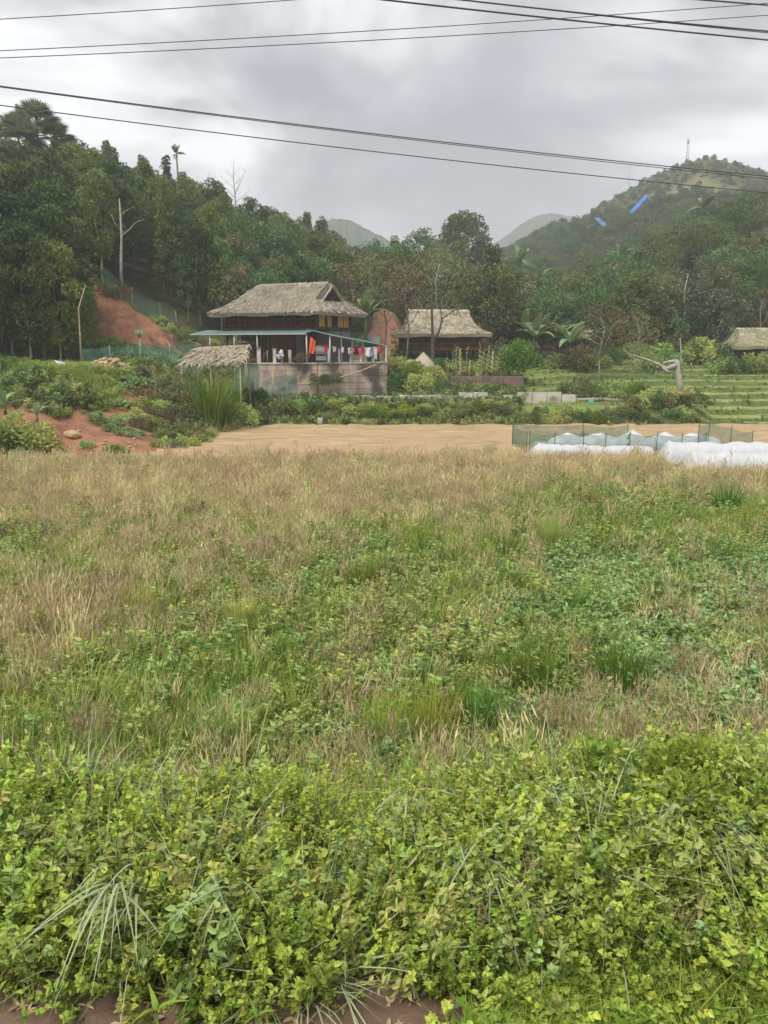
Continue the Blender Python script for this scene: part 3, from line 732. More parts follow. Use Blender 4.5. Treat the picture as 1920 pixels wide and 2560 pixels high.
# trees one can single out
def solo(kname, px, Yd, s, name, label, sz=1.0, vi=0, z=None):
    q = P(px, 900, Yd)
    return make_tree(kname, (q.x, Yd, (H1(q.x, Yd) if z is None else z) - .1), s, name, label, None, vi=vi, sz=sz)
solo('tall', 1152, 148, 1.12, 'broadleaf_tree', 'tallest dark tree standing above the saddle between the two hills')
solo('broad', 1050, 145, 1.35, 'broadleaf_tree', 'rounded dark tree just left of the tallest tree on the skyline')
solo('rusty', 1050, 84, .78, 'dry_tree', 'reddish brown dry tree behind the gap between the two thatched houses', vi=0)
solo('rusty', 1090, 80, 1.15, 'dry_tree', 'brown and yellow leaved tree rising over the smaller thatched house', vi=1)
solo('olive', 880, 79, .95, 'broadleaf_tree', 'thin olive tree behind the right end of the big thatched house')
solo('broad', 1215, 80, .95, 'broadleaf_tree', 'dark green dense tree at the right of the smaller thatched house', vi=1)
solo('rusty', 1500, 68, .72, 'dry_tree', 'bushy brown leaved tree behind the pale leaning trunk', vi=0)
solo('rusty', 1590, 70, .6, 'dry_tree', 'low rusty brown tree above the terraces near the bare trunk', vi=1)
for px, Yd, s, lb in [(185, 108, 1.0, 'pointed dark conifer on the skyline right of the palms'), (300, 112, .98, 'narrow dark conifer standing out on the left skyline'), (441, 119, .98, 'thin dark conifer under the lone skyline palm'), (385, 116, .9, 'small conifer tip on the left skyline')]:
    solo('spire', px, Yd, s, 'conifer_tree', lb)
# bare trees on the skyline
for px, Yd, h, lb in [(588, 123, 9.0, 'bare white branched tree standing highest on the left skyline'), (525, 124, 5.6, 'small bare pale tree on the skyline left of the taller bare one'), (1570, 300, 11.0, 'thin sparse tree on the left shoulder of the far hill')]:
    q = P(px, 500, Yd); t = thing('bare_tree', (q.x, Yd, H1(q.x, Yd) + (5.5 if Yd < 200 else 0)), lb, 'tree')
    ob('trunk', bare_mesh(h, .14, 12, 3.4), t)
# pale bare trunk above the red cutting
q = P(303, 705, 67.5); t = thing('bare_tree', (q.x, 67.5, q.z - .4), 'straight pale bare trunk with three thin limbs above the red earth cutting', 'tree')
m = MB(); m.tube([(0, 0, 0), (.1, 0, 2), (.28, 0, 4.1), (.3, 0, 6.9)], [.15, .12, .09, .04], 7)
m.tube([(.28, 0, 4.0), (.9, .1, 4.5), (1.5, .1, 5.1), (2.2, 0, 5.3)], [.06, .05, .03, .015], 5); m.tube([(.3, 0, 5.5), (.7, -.1, 5.9), (1.5, 0, 6.3)], [.045, .03, .012], 5); m.tube([(.28, 0, 4.4), (-.2, 0, 5.0), (-.5, .1, 5.8)], [.035, .02, .01], 4)
m.build('trunk', bark_pale, t)
# far pale trunks on the right hillside
for i, (px, py, Yd, h, lb) in enumerate([(1432, 790, 92, 5.5, 'thin pale trunk left of the middle of the right hillside'), (1683, 800, 90, 8.5, 'tall pale crooked trunk on the right hillside below the far hill'), (1630, 710, 110, 6.0, 'pale trunk half hidden high on the right hillside'), (1745, 735, 105, 6.0, 'short pale trunk on the right hillside near the edge')]):
    q = P(px, py, Yd); g = H1(q.x, Yd); t = thing('bare_tree', (q.x, Yd - 3, g + .0), lb, 'tree')
    m = MB(); hh = max(3, q.z - g + h * .55); m.tube([(0, 0, -.5), (.15, 0, hh * .4), (-.1, 0, hh * .7), (.2, .1, hh)], [.13, .11, .08, .03], 6); m.tube([(0, 0, hh * .6), (.6, 0, hh * .8)], [.05, .02], 4); m.tube([(0, 0, hh * .7), (-.6, 0, hh * .92)], [.05, .02], 4)
    m.build('trunk', bark_pale, t)

# ------------------------------------------------------------------ palms
def frond_mesh(l, fan=False):
    m = MB()
    if fan:
        m.tube([(0, 0, 0), (l * .35, 0, l * .28), (l * .6, 0, l * .36)], [.04, .03, .02], 4)
        n = 22; an = np.linspace(-1.9, 1.9, n)
        C = np.tile([l * .6, 0, l * .36], (n, 1)); D = np.stack([np.cos(an), np.sin(an), np.full(n, -.15)], 1)
        m.leaves(C, D, np.tile([.1, 0, 1.], (n, 1)), l * .62, l * .10, rng.uniform(.3, .9, n))
    else:
        pt = [Vector((l * t, 0, l * (.55 * t - .75 * t * t))) for t in np.linspace(0, 1, 7)]
        m.tube(pt, [.05, .045, .04, .03, .025, .02, .01], 4)
        for s in (-1, 1):
            n = 24; t = np.linspace(.12, .99, n)
            C = np.stack([l * t, 0 * t, l * (.55 * t - .75 * t * t)], 1); D = np.stack([.45 + 0 * t, s * np.ones(n), -.35 + 0 * t], 1)
            m.leaves(C, D, np.tile([0, 0, 1.], (n, 1)), l * .34 * np.sin(np.pi * (t * .8 + .15)), l * .05, rng.uniform(.3, .9, n))
    return m.mesh('frond', lf_palm)
lf_palm = leafmat('leaf_palm', (0.07, 0.12, 0.055), (0.28, 0.36, 0.19), trans=0.25)
FR = [frond_mesh(2.4), frond_mesh(1.9, True)]
def palm(px, py, Yd, h, fan, s, label, nf=20, lift=0.0):
    q = P(px, py, Yd)           # py marks the heart of the crown
    g = H1(q.x, Yd)
    h = max(2.0, q.z - g)
    t = thing('palm_tree', (q.x, Yd, g), label, 'palm', 'palms on the hillsides' if 'hillside palm' in label else None)
    m = MB(); m.tube([(0, 0, -.5), (.15, 0, h * .4), (.05, 0, h * .8), (0, 0, h)], [.17, .14, .12, .12], 7); m.build('trunk', bark, t)
    for k in range(nf):
        f = ob('frond', FR[1 if fan else 0], t, (0, 0, h)); f.scale = (s, s, s)
        f.rotation_euler = (rng.uniform(-.2, .2), (rng.uniform(-1.4, .1) if fan else rng.uniform(-1.0, .35)) if k > 2 else rng.uniform(-1.4, -.8), k * 2.4 + rng.uniform(-.3, .3))
    return t
palm(45, 340, 100, 8, True, 1.2, 'fan palm with the leftmost tuft on the top left skyline')
palm(92, 325, 98, 9, True, 1.45, 'tallest fan palm of the clump on the top left skyline')
palm(140, 358, 99, 8, True, 1.15, 'right hand fan palm of the top left skyline clump')
palm(72, 350, 96, 7, False, 1.5, 'feathery palm in the middle of the top left skyline clump', 16)
palm(15, 345, 101, 7, False, 1.2, 'feathery palm at the left of the top left skyline clump', 16)
palm(15, 405, 97, 7, True, 1.1, 'low fan palm at the very left edge of the skyline clump')
palm(441, 385, 120, 8, False, .55, 'thin lone palm tuft poking above the left skyline', 9)
for px, py, Yd, s in [(1760, 520, 130, 1.1), (1715, 610, 112, 1.0), (1810, 600, 118, 1.1), (1300, 650, 120, 1.0), (1345, 700, 110, 1.0), (1240, 640, 140, .9), (1880, 560, 120, 1.1), (1555, 640, 125, 1.0)]:
    palm(px, py, Yd, 6, False, s, 'feathery hillside palm above the trees, ' + {1760: 'highest near the dead tree column', 1715: 'below the highest one', 1810: 'above the mossy roof', 1300: 'over the bright rounded bush', 1345: 'over the banana grove', 1240: 'beside the tallest skyline tree', 1880: 'nearest the right picture edge', 1555: 'under the far hill slope'}[px], 12)

# ------------------------------------------------------------------ banana plants, agave
def big_leaf(l, w, curve=.5):
    m = MB(); V = []; n = 8
    for k in range(n + 1):
        t = k / n; x = l * t; z = l * (.75 * t - curve * t * t); ww = w * math.sin(math.pi * min(1, t * .92 + .06)) ** .7 * .5
        V += [(x, -ww, z + ww * .35 + rng.uniform(-.02, .02)), (x, 0, z), (x, ww, z + ww * .35 + rng.uniform(-.02, .02))]
    F4 = [(k * 3 + j, k * 3 + j + 1, k * 3 + j + 4, k * 3 + j + 3) for k in range(n) for j in (0, 1)]
    m.add(V, F4, None, np.repeat(rng.uniform(.3, .9, n + 1), 3))
    return m.mesh('leaf', lf_banana)
BL = [big_leaf(1.9, .5), big_leaf(1.6, .45, .8)]
def banana(x, y, z, s, label, nl=7, tr=1.2, group=None):
    t = thing('banana_plant', (x, y, z), label, 'banana plant', group)
    m = MB(); m.tube([(0, 0, -.3), (0, 0, tr * s)], [.13 * s, .08 * s], 7); m.build('stem', lf_mid, t)
    for k in range(nl):
        f = ob('leaf', BL[k % 2], t, (0, 0, tr * s * .92)); f.scale = (s, s, s); f.rotation_euler = (0, rng.uniform(-.75, .1), k * 2.4 + rng.uniform(-.4, .4))
    return t
def ban_px(px, py, Yd, s, label, nl=7, tr=1.2, group=None):
    q = P(px, py, Yd); return banana(q.x, Yd, q.z, s, label, nl, tr, group)
ban_px(915, 862, 69, 1.6, 'banana plant with broad pale leaves behind the big house right corner', 8, 1.5)
for i, (px, py, Yd) in enumerate([(1335, 870, 76), (1365, 862, 78), (1395, 868, 77), (1310, 850, 80), (1440, 858, 80), (1470, 865, 79), (1425, 880, 75)]):
    ban_px(px, py, Yd, rng.uniform(1.2, 1.7), ['first', 'second', 'third', 'fourth', 'fifth', 'sixth', 'seventh'][i] + ' pale leaved banana plant in the grove right of the smaller house', 9, .55, 'banana grove right of the smaller house')
ban_px(92, 1042, 37.5, .62, 'young banana plant on the red soil of the left mound', 4, .12)
ban_px(12, 1020, 35.5, .60, 'young banana leaves at the left picture edge above the big bush', 4, .12)
# agave-like plant
q = P(352, 885, 55.5); t = thing('spiky_plant', (q.x, 55.5, q.z + .1), 'spiky pale green rosette plant in front of the red cutting', 'plant')
m = MB(); m.tube([(0, 0, -1), (0, 0, 1.0)], [.07, .05], 5); m.build('stem', bark_pale, t)
for k in range(16):
    b = MB(); a = k * 2.4; b.blades([(0, 0, 1.0)], a, rng.uniform(.7, 1.2), .11, rng.uniform(.1, .8), .45, .6); b.build('leaf', gr_pale, t)

# ------------------------------------------------------------------ shrub and grass prototypes
def bush(r, h, nc, per, leaf, m_, name='foliage', wide=1.0):
    m = MB()
    for k in range(nc):
        a, q = rng.uniform(0, 6.28), r * math.sqrt(rng.random()) * .85; zz = h * (1 - (q / r) ** 2 * .7) * rng.uniform(.3, .85)
        n = int(per * rng.uniform(.7, 1.3)); d = unit(n, up=.6); cr_ = rng.uniform(.25, .4) * min(r, h)
        C = np.array([math.cos(a) * q, math.sin(a) * q, zz]) + d * (cr_ * rng.uniform(.5, 1, n))[:, None]
        C[:, 2] = np.maximum(C[:, 2], 0.02)
        m.leaves(C, d * .8 + unit(n) * .5 + np.array([0, 0, -.1]), unit(n, up=1.5), leaf * rng.uniform(.7, 1.3, n), leaf * .55 * rng.uniform(.8, 1.2, n) * wide, np.clip(rng.uniform(.25, .7) + rng.normal(0, .18, n), 0, 1))
    return m.mesh(name, m_)
BU = {'g': [bush(1.0, 1.0, 20, 90, .13, lf_weed) for _ in range(3)], 'd': [bush(1.0, .9, 20, 90, .12, lf_mid) for _ in range(2)],
      'l': [bush(1.0, 1.1, 26, 110, .14, lf_lime)], 'y': [bush(1.0, 1.2, 18, 60, .12, lf_olive) for _ in range(2)], 'f': [bush(1.0, .9, 16, 60, .10, fl_white)],
      'b': [bush(1.0, .7, 22, 90, .11, lf_cover)], 'r': [bush(1.0, 1.2, 18, 50, .12, lf_rust)], 'w': [bush(.9, .8, 14, 24, .24, lf_cover, wide=1.5)]}
def shrub(x, y, s, kind_, label, group=None, sz=1.0, z=None, name='shrub'):
    v = BU[kind_]; zz = H1(x, y) if z is None else z
    t = thing(name, (x, y, zz - .05), label, 'shrub', group, rng.uniform(0, 6.28), (s, s, s * sz))
    ob('foliage', v[rng.integers(len(v))], t)
    m = MB(); [m.tube([(0, 0, -.1), (math.cos(a) * .2, math.sin(a) * .2, .45), (math.cos(a) * .45, math.sin(a) * .45, .8)], [.03, .02, .01], 4) for a in (0.3, 2.2, 4.4)]
    m.build('stem', bark, t)
    return t
def shrub_px(px, py, Yd, s, k, label, group=None, sz=1.0, name='shrub', snap=False):
    q = P(px, py, Yd); return shrub(q.x, Yd, s, k, label, group, sz, None if snap else q.z, name)

def tuft(n, h, w, spread, lean, droop, m_, name='tuft', hv=.3, seg=3):
    m = MB(); a = rng.uniform(0, 6.28, n); r = spread * np.sqrt(rng.random(n))
    m.blades(np.stack([np.cos(a) * r, np.sin(a) * r, 0 * a], 1), a + rng.normal(0, .6, n), h * rng.uniform(1 - hv, 1 + hv, n), w * rng.uniform(.7, 1.3, n), rng.uniform(0, lean, n), rng.uniform(0, droop, n), rng.uniform(.1, .95, n), seg)
    return m
def dry_stalks(n, h, spread, m_, heads=True):
    m = tuft(n, h, .013, spread, .28, .25, m_, seg=2)
    # thin side twigs with seed heads
    k = n * 3; a = rng.uniform(0, 6.28, k); r = spread * np.sqrt(rng.random(k)); z = h * rng.uniform(.3, .95, k)
    C = np.stack([np.cos(a) * r, np.sin(a) * r, z], 1)
    if heads: m.leaves(C, unit(k) * .55 + np.array([0, 0, 1.]), unit(k), rng.uniform(.05, .14, k), .014, rng.uniform(.2, 1, k))
    return m.mesh('dry_tuft', m_)
def weed(h, nst, per, leaf, m_, spread=.16, name='weed', wide=.5, up=1.3):
    m = MB()
    for s in range(nst):
        a = rng.uniform(0, 6.28); b = np.array([math.cos(a), math.sin(a), 0]) * spread * rng.random(); top = b + np.array([math.cos(a) * .12, math.sin(a) * .12, h * rng.uniform(.7, 1.1)])
        m.tube([b, (b + top) / 2 + rng.normal(0, .01, 3), top], [.005, .004, .002], 3, tint=.2)
        t = rng.uniform(.15, 1, per)[:, None]; C = b * (1 - t) + top * t
        D = unit(per); D[:, 2] = abs(D[:, 2]) * .5
        m.leaves6(C, D, unit(per, up=up), leaf * rng.uniform(.6, 1.3, per), leaf * wide * rng.uniform(.8, 1.2, per), np.clip(.2 + .5 * t[:, 0] + rng.normal(0, .16, per), 0, 1))
    return m.mesh(name, m_)

# ------------------------------------------------------------------ houses
def straw_cover(name, fn, rows, cols, m_, parent, ln=.45, wd=.10, seed=0, jag=.12, nu=None):
    """courses of thatch: fn(u, v) -> point and outward normal, v = 0 at the eave, 1 at the ridge"""
    m = MB(); Cc, Dd, Nv, T, Ls = [], [], [], [], []
    for r in range(rows):
        v = (r + .9) / rows
        for c in range(cols):
            u = (c + rng.random()) / cols; vv = min(1, max(.02, v + rng.uniform(-.4, .4) / rows))
            p, nrm, dn = fn(u, vv)
            Cc.append(p + nrm * rng.uniform(.01, .10)); d = dn + rng.normal(0, .09, 3) + nrm * .03
            Dd.append(d); Nv.append(nrm + rng.normal(0, .15, 3)); T.append(np.clip(.48 + .75 * (vn2.fbm(np.array([u * 16. + seed]), np.array([vv * 12.]), 3)[0] - .5) * 2 + rng.normal(0, .16), 0, 1)); Ls.append(ln * rng.uniform(.7, 1.2))
    m.leaves(np.array(Cc), np.array(Dd), np.array(Nv), np.array(Ls), wd * rng.uniform(.6, 1.4, len(Cc)), np.array(T), fold=.25)
    o = m.build(name, m_, parent); o['kind'] = 'stuff'; return o

def thatch_roof(parent, Lf, Wd, z0, hgt, mat_, rings, gable=None, dens=(26, 210)):
    """hip roof lofted through rings (inset along length at left, at right, inset across, height); local x = 0..Lf, y = 0..Wd"""
    V = []; 
    nx, ny = 26, 12
    def ring(il, ir, ic, h):
        x0, x1, y0, y1 = il, Lf - ir, ic, Wd - ic
        pts = [(x0 + (x1 - x0) * i / nx, y0) for i in range(nx)] + [(x1, y0 + (y1 - y0) * i / ny) for i in range(ny)] + [(x1 - (x1 - x0) * i / nx, y1) for i in range(nx)] + [(x0, y1 - (y1 - y0) * i / ny) for i in range(ny)]
        return [(x, y, z0 + h + (vn(x * 1.1 + h * 3, y * 1.1) - .5) * .10) for x, y in pts]
    n = 2 * (nx + ny); F4 = []
    allr = [(rings[0][0] + .05, rings[0][1] + .05, rings[0][2] + .05, -.26)] + list(rings)
    fine = [allr[0], allr[1]]
    for a, b in zip(allr[1:-1], allr[2:]):
        for t in (.33, .66, 1): fine.append(tuple(a[i] + (b[i] - a[i]) * t for i in range(4)))
    for k, r in enumerate(fine): V += ring(*r)
    for k in range(len(fine) - 1):
        for i in range(n): F4.append((k * n + i, k * n + (i + 1) % n, (k + 1) * n + (i + 1) % n, (k + 1) * n + i))
    m = MB(); m.add(V, F4, None, .35)
    roof = m.build('thatched_roof', mat_, parent)
    def prof(v, j):     # interpolate ring parameters
        hs = [r[3] for r in rings]; h = hs[0] + (hs[-1] - hs[0]) * v
        return float(np.interp(h, hs, [r[j] for r in rings])), h
    def face(side):
        def fn(u, v):
            def pt(u, v):
                il, h = prof(v, 0); ir, _ = prof(v, 1); ic, _ = prof(v, 2)
                if side == 0: return np.array([il + (Lf - il - ir) * u, ic, z0 + h])
                if side == 1: return np.array([Lf - ir, ic + (Wd - 2 * ic) * u, z0 + h])
                if side == 2: return np.array([il + (Lf - il - ir) * u, Wd - ic, z0 + h])
                return np.array([il, ic + (Wd - 2 * ic) * u, z0 + h])
            p = pt(u, v); q = pt(u, max(0, v - .04)) if v > .04 else pt(u, v + .04)
            dn = (q - p) if v > .04 else (p - q); dn = dn / (np.linalg.norm(dn) + 1e-9)
            al = {0: (1, 0, 0), 1: (0, 1, 0), 2: (-1, 0, 0), 3: (0, -1, 0)}[side]
            nr = np.cross(al, -dn); nr = nr / (np.linalg.norm(nr) + 1e-9)
            return p, nr, dn
        return fn
    for s in range(4):
        o = straw_cover('thatch', face(s), dens[0], dens[1] if s % 2 == 0 else int(dens[1] * .55), mat_, roof, seed=s * 9)
    m = MB(); xl, xr = rings[-1][0], Lf - rings[-1][1]; zz = z0 + rings[-1][3]
    k = 420; xs = rng.uniform(xl, xr, k)
    for sgn in (-1, 1):
        m.leaves(np.stack([xs, np.full(k, Wd / 2), zz + .10 + rng.uniform(-.02, .04, k)], 1), np.stack([rng.normal(0, .2, k), np.full(k, sgn * 1.), np.full(k, -.55)], 1), np.tile([0, 0, 1.], (k, 1)), .5, .09, rng.uniform(.4, 1, k))
    m.build('ridge_cap', mat_, roof)
    return roof

# ---- big stilt house (local frame: x along the front to the right, y to the back, origin = left front foot)
TH = R(27)
HF = 3.62                                    # yard level
C0 = P(791, 905, 59.0)
LH, WH = 8.3, 5.6
ux = Vector((math.cos(TH), -math.sin(TH), 0)); uy = Vector((math.sin(TH), math.cos(TH), 0))
org = Vector((C0.x, 59.0, HF)) - ux * LH
house = thing('stilt_house', org, 'large two-storey wooden house with grey thatched roof and green metal awning', 'house', None, -TH)
def hl(o): return o
W2 = 2.45                                    # upper floor height above the yard
b = MB(); b.box((LH / 2, WH / 2, W2 + .06), (LH + .25, WH + .25, .14)); b.build('upper_floor', wood_d, house)
b = MB(); b.box((LH / 2, 1.35, W2 + .80), (LH - .2, .08, 1.35)); b.build('wall', wood_d, house)
b = MB(); b.box((LH - .12, WH / 2, W2 + .80), (.08, WH - .3, 1.35)); b.build('wall', wood_d, house)
b = MB(); b.box((.12, WH / 2, W2 + .80), (.08, WH - .3, 1.35)); b.build('wall', wood_d, house)
b = MB(); b.box((LH / 2, WH - .1, W2 + .80), (LH - .2, .08, 1.35)); b.build('wall', wood_d, house)
for k in range(22):                          # vertical boards on the upper wall
    if k in (9, 10, 11, 15, 16): continue
    b = MB(); b.box((.35 + k * .36, 1.29, W2 + .80), (.33, .03, 1.33), tint=.5); b.build('plank', wood_d if k % 4 else wood_b, house)
for x0, x1 in ((3.6, 4.65), (5.75, 6.5)):
    b = MB(); b.box(((x0 + x1) / 2, 1.30, W2 + .85), (x1 - x0 - .04, .04, 1.0)); w = b.build('window', shade_in, house)
    b = MB()
    for xx in (x0, x1): b.box((xx, 1.27, W2 + .85), (.06, .06, 1.1))
    b.box(((x0 + x1) / 2, 1.27, W2 + 1.38), (x1 - x0, .06, .06)); b.build('frame', wood_b, w)
for y0, wdt in ((.55, .75), (1.75, .55), (3.3, .7), (4.15, .7)):   # yellow shutters on the gable side
    b = MB(); b.box((LH - .05, y0 + wdt / 2, W2 + .72), (.05, wdt, 1.02)); b.box((LH - .01, y0 + wdt / 2, W2 + .72), (.03, .05, 1.0)); b.build('shutter', wood_y, house)
b = MB(); b.box((LH - .06, 2.75, W2 + .75), (.04, .8, .9)); b.build('window', shade_in, house)
for x in (.12, 2.1, 4.15, 6.2, LH - .12):
    b = MB(); b.tube([(x, .12, -.1), (x, .12, W2 + 1.5)], .09, 8); b.build('post', wood_d, house)
for y in (2.0, 3.8, WH - .12):
    b = MB(); b.tube([(LH - .12, y, -.1), (LH - .12, y, W2 + 1.5)], .08, 8); b.build('post', wood_d, house)
b = MB(); b.box((LH / 2, .10, W2 + .78), (LH, .05, .06)); b.box((LH / 2, .10, W2 + .30), (LH, .05, .05)); rl = b.build('railing', wood_b, house)
for k in range(34):
    b = MB(); b.box((.2 + k * .24, .10, W2 + .52), (.035, .035, .5)); b.build('baluster', wood_b, rl)
# lower storey: grey walls with brown doors
b = MB(); b.box((LH / 2, 1.9, 1.2), (LH - .3, .12, 2.4)); b.build('lower_wall', plaster, house)
b = MB(); b.box((LH - .15, 3.7, 1.2), (.12, 3.7, 2.4)); b.build('lower_wall', plaster, house)
for x0, x1 in ((1.5, 2.6), (3.3, 5.35), (6.1, 7.35)):
    b = MB(); b.box(((x0 + x1) / 2, 1.80, 1.12), (x1 - x0, .06, 2.2)); d = b.build('door', wood_b, house)
    n = max(2, round((x1 - x0) / .52))
    for k in range(n):
        b = MB(); b.box((x0 + (k + .5) * (x1 - x0) / n, 1.75, 1.12), ((x1 - x0) / n - .05, .04, 2.1)); b.build('panel', wood_b, d)
b = MB(); b.box((.28, 2.05, 1.75), (.35, .04, .45)); b.build('notice', whitepost, house)
# thatched roof
rf = Vector((-.95, -.85, 0))
roofroot = ob('roof_frame', None, house, rf)
LR, WR = LH + 1.75, WH + 1.5
thatch_roof(roofroot, LR, WR, W2 + 1.25, 2.6, thatch_m, [(0, 0, 0, 0), (.95, .65, .75, .42), (1.6, 1.15, 1.5, .90), (2.0, 1.2, 2.3, 1.46), (2.35, 1.22, 3.2, 2.0), (2.55, 1.25, WR / 2 - .1, 2.2)])
# near-black panel for the gable opening, shade put into its colour, between roof edges
def gable(parent, x, yc, z0, w, h, m_):
    b = MB(); b.add([(x, yc - w / 2, z0), (x, yc + w / 2, z0), (x, yc, z0 + h), (x - .5, yc - w / 2, z0), (x - .5, yc + w / 2, z0), (x - .5, yc, z0 + h)], [(0, 1, 4, 3), (1, 2, 5, 4), (2, 0, 3, 5)], [(0, 1, 2)]); b.build('gable_opening', shade_in, parent)
    b = MB(); n = 60
    for s in (-1, 1):
        t = rng.random(n); C = np.stack([np.full(n, x - .05), yc + s * (w / 2 + .05) * (1 - t), z0 + (h + .12) * t + .03], 1)
        D = np.stack([np.full(n, .45) + rng.normal(0, .12, n), s * .5 + rng.normal(0, .1, n), -.8 + rng.normal(0, .1, n)], 1)
        b.leaves(C, D, np.tile([0, s, 1.], (n, 1)), .30, .08, rng.uniform(.3, .9, n))
    b.build('gable_thatch', m_, parent)
gable(roofroot, LR - .98, WR / 2, W2 + 1.25 + .86, 2.8, 1.02, thatch_m)
# green metal awning: front slope, then a lower slope falling away to the right
def corrugated(p00, p10, p11, p01, n, name, m_, parent, amp=.02):
    """sheet from front-left, front-right, back-right, back-left; ribs run front to back"""
    p00, p10, p11, p01 = map(Vector, (p00, p10, p11, p01)); V = []
    for k in range(n * 4 + 1):
        t = k / (n * 4); up = amp * math.sin(k * math.pi / 2)
        f, g = p00.lerp(p10, t), p01.lerp(p11, t)
        V += [f + Vector((0, 0, up)), g + Vector((0, 0, up)), f + Vector((0, 0, up - .02)), g + Vector((0, 0, up - .02))]
    F4 = []
    for k in range(n * 4):
        i = k * 4; F4 += [(i, i + 4, i + 5, i + 1), (i + 2, i + 3, i + 7, i + 6), (i, i + 2, i + 6, i + 4), (i + 1, i + 5, i + 7, i + 3)]
    b = MB(); b.add([tuple(v) for v in V], F4); return b.build(name, m_, parent)
aw = ob('awning', None, house)
x0, x1 = -2.05, LH + .15
for k in range(10):
    a0, a1 = x0 + (x1 - x0) * k / 10, x0 + (x1 - x0) * (k + 1) / 10 - .012
    corrugated((a0, -1.55, 2.18), (a1, -1.55, 2.18), (a1, .3, 2.46), (a0, .3, 2.46), 5, 'roof_sheet', greenmetal, aw)
b = MB(); b.box(((x0 + x1) / 2, -1.56, 2.12), (x1 - x0, .05, .07)); b.build('gutter', whitepost, aw)
for k in range(8):                           # right-hand slope, running back along the gable side
    y0, y1 = -1.5 + k * 1.15, -1.5 + (k + 1) * 1.15 - .012; dz = lambda y: -.085 * (y + 1.5)
    corrugated((LH + 2.1, y0, 2.02 + dz(y0)), (LH + 2.1, y1, 2.02 + dz(y1)), (LH + .17, y1, 2.44 + dz(y1)), (LH + .17, y0, 2.44 + dz(y0)), 5, 'roof_sheet', greenmetal, aw)
for x in (-.3, 2.0, 4.1):
    b = MB(); b.tube([(x, -1.45, -.1), (x, -1.45, 2.15)], .045, 8); b.build('post', whitepost, house)
for x, y in ((LH + .1, -1.45), (LH + 1.95, -1.3), (LH + 1.95, .3), (LH + 1.95, 1.9), (LH + 1.95, 3.6), (LH + 1.95, 6.4)):
    b = MB(); b.tube([(x, y, -.1), (x, y, 2.05 - .085 * (y + 1.5))], .05, 8); b.build('post', whitepost, house)
b = MB(); b.box((LH + 1.3, 6.6, 1.0), (1.2, .08, 2.0)); b.build('panel', plaster, house)

# yard platform
def prism(poly, z0, z1, name, m_, parent=None):
    n = len(poly); V = [(x, y, z0) for x, y in poly] + [(x, y, z1) for x, y in poly]
    b = MB(); b.add(V, [(i, (i + 1) % n, n + (i + 1) % n, n + i) for i in range(n)], [(n, n + i, n + i + 1) for i in range(1, n - 1)] + [(0, i + 1, i) for i in range(1, n - 1)])
    return b.build(name, m_, parent)
WA, WB = P(645, 910, 56.6), P(792, 905, 56.9)
WC = P(966, 902, 60.2)
struct(prism([(WA.x + .1, WA.y + .2), (WB.x, WB.y + .2), (WC.x - .1, WC.y + .2), (2.6, 75), (-15, 74), (-14, 63), (WA.x - .6, 58)], 0.6, HF, 'yard', concrete))
# retaining wall in courses of blocks
wall = thing('retaining_wall', (WA.x, WA.y, 1.0), 'tall stained pinkish retaining wall in front of the big thatched house', 'wall')
def block_wall(root, pts, z0, z1, rows, bl, m_, th=.3, name='block'):
    hh = (z1 - z0) / rows
    for (ax, ay), (bx, by) in zip(pts[:-1], pts[1:]):
        Ls = math.hypot(bx - ax, by - ay); an = math.atan2(by - ay, bx - ax); n = max(1, round(Ls / bl))
        for r in range(rows):
            cuts = [0] + [(k + .5 * (r % 2) + rng.uniform(-.12, .12)) / n for k in range(1, n)] + [1]
            cuts = [min(1, max(0, c)) for c in cuts]
            for c0, c1 in zip(cuts[:-1], cuts[1:]):
                if c1 - c0 < .02: continue
                m = (c0 + c1) / 2; b = MB()
                b.box((0, 0, 0), ((c1 - c0) * Ls - .012, th + rng.uniform(-.015, .015), hh - .018), jit=.004)
                o = b.build(name, m_, root); o.location = Vector((ax + (bx - ax) * m, ay + (by - ay) * m, z0 + hh * (r + .5))) - root.location; o.rotation_euler = (0, 0, an)
block_wall(wall, [(WA.x, WA.y), (WB.x, WB.y), (WC.x, WC.y)], 0.9, HF + .02, 6, 1.7, wallblk)
b = MB()
for (a, c) in ((WA, WB), (WB, WC)):
    mid = (a + c) / 2; b.box((mid.x - WA.x, mid.y - WA.y + .12, 1.25), ((c - a).length - .1, .12, 2.55), math.atan2(c.y - a.y, c.x - a.x))
b.build('core', concrete, wall)
b = MB()
for (a, c) in ((WA, WB), (WB, WC)):
    mid = (a + c) / 2; b.box((mid.x - WA.x, mid.y - WA.y, HF + .07 - 1.0), ((c - a).length + .1, .42, .09), math.atan2(c.y - a.y, c.x - a.x))
b.build('coping', concrete_p, wall)
# short fence posts on the wall
for i, (px, w, h, lb) in enumerate([(648, .26, 1.05, 'patterned concrete post at the left end of the wall top'), (687, .22, .95, 'second concrete post from the left on the wall top'), (725, .2, .85, 'concrete post on the wall right of the motorbike'), (821, .16, .95, 'thin concrete post on the wall right of the orange cloth'), (846, .12, .95, 'slim concrete post on the wall under the left end of the laundry'), (874, .12, .95, 'slim concrete post on the wall below the pink laundry'), (900, .12, .95, 'slim concrete post on the wall below the white sheet'), (931, .2, .95, 'wide concrete post on the wall near its right end'), (965, .12, 1.1, 'pale corner post at the right end of the wall')]):
    t_ = (px - 645) / 321; wp = WA.lerp(WB, (px - 645) / 147) if px < 792 else WB.lerp(WC, (px - 792) / 174)
    b = MB(); b.box((0, 0, h / 2 - .02), (w, w, h)); b.box((0, 0, h + .01), (w + .05, w + .05, .05))
    tag(b.build('fence_post', concrete_p, None, loc=(wp.x, wp.y, HF + .11)), lb, 'fence post', 'posts along the top of the retaining wall')
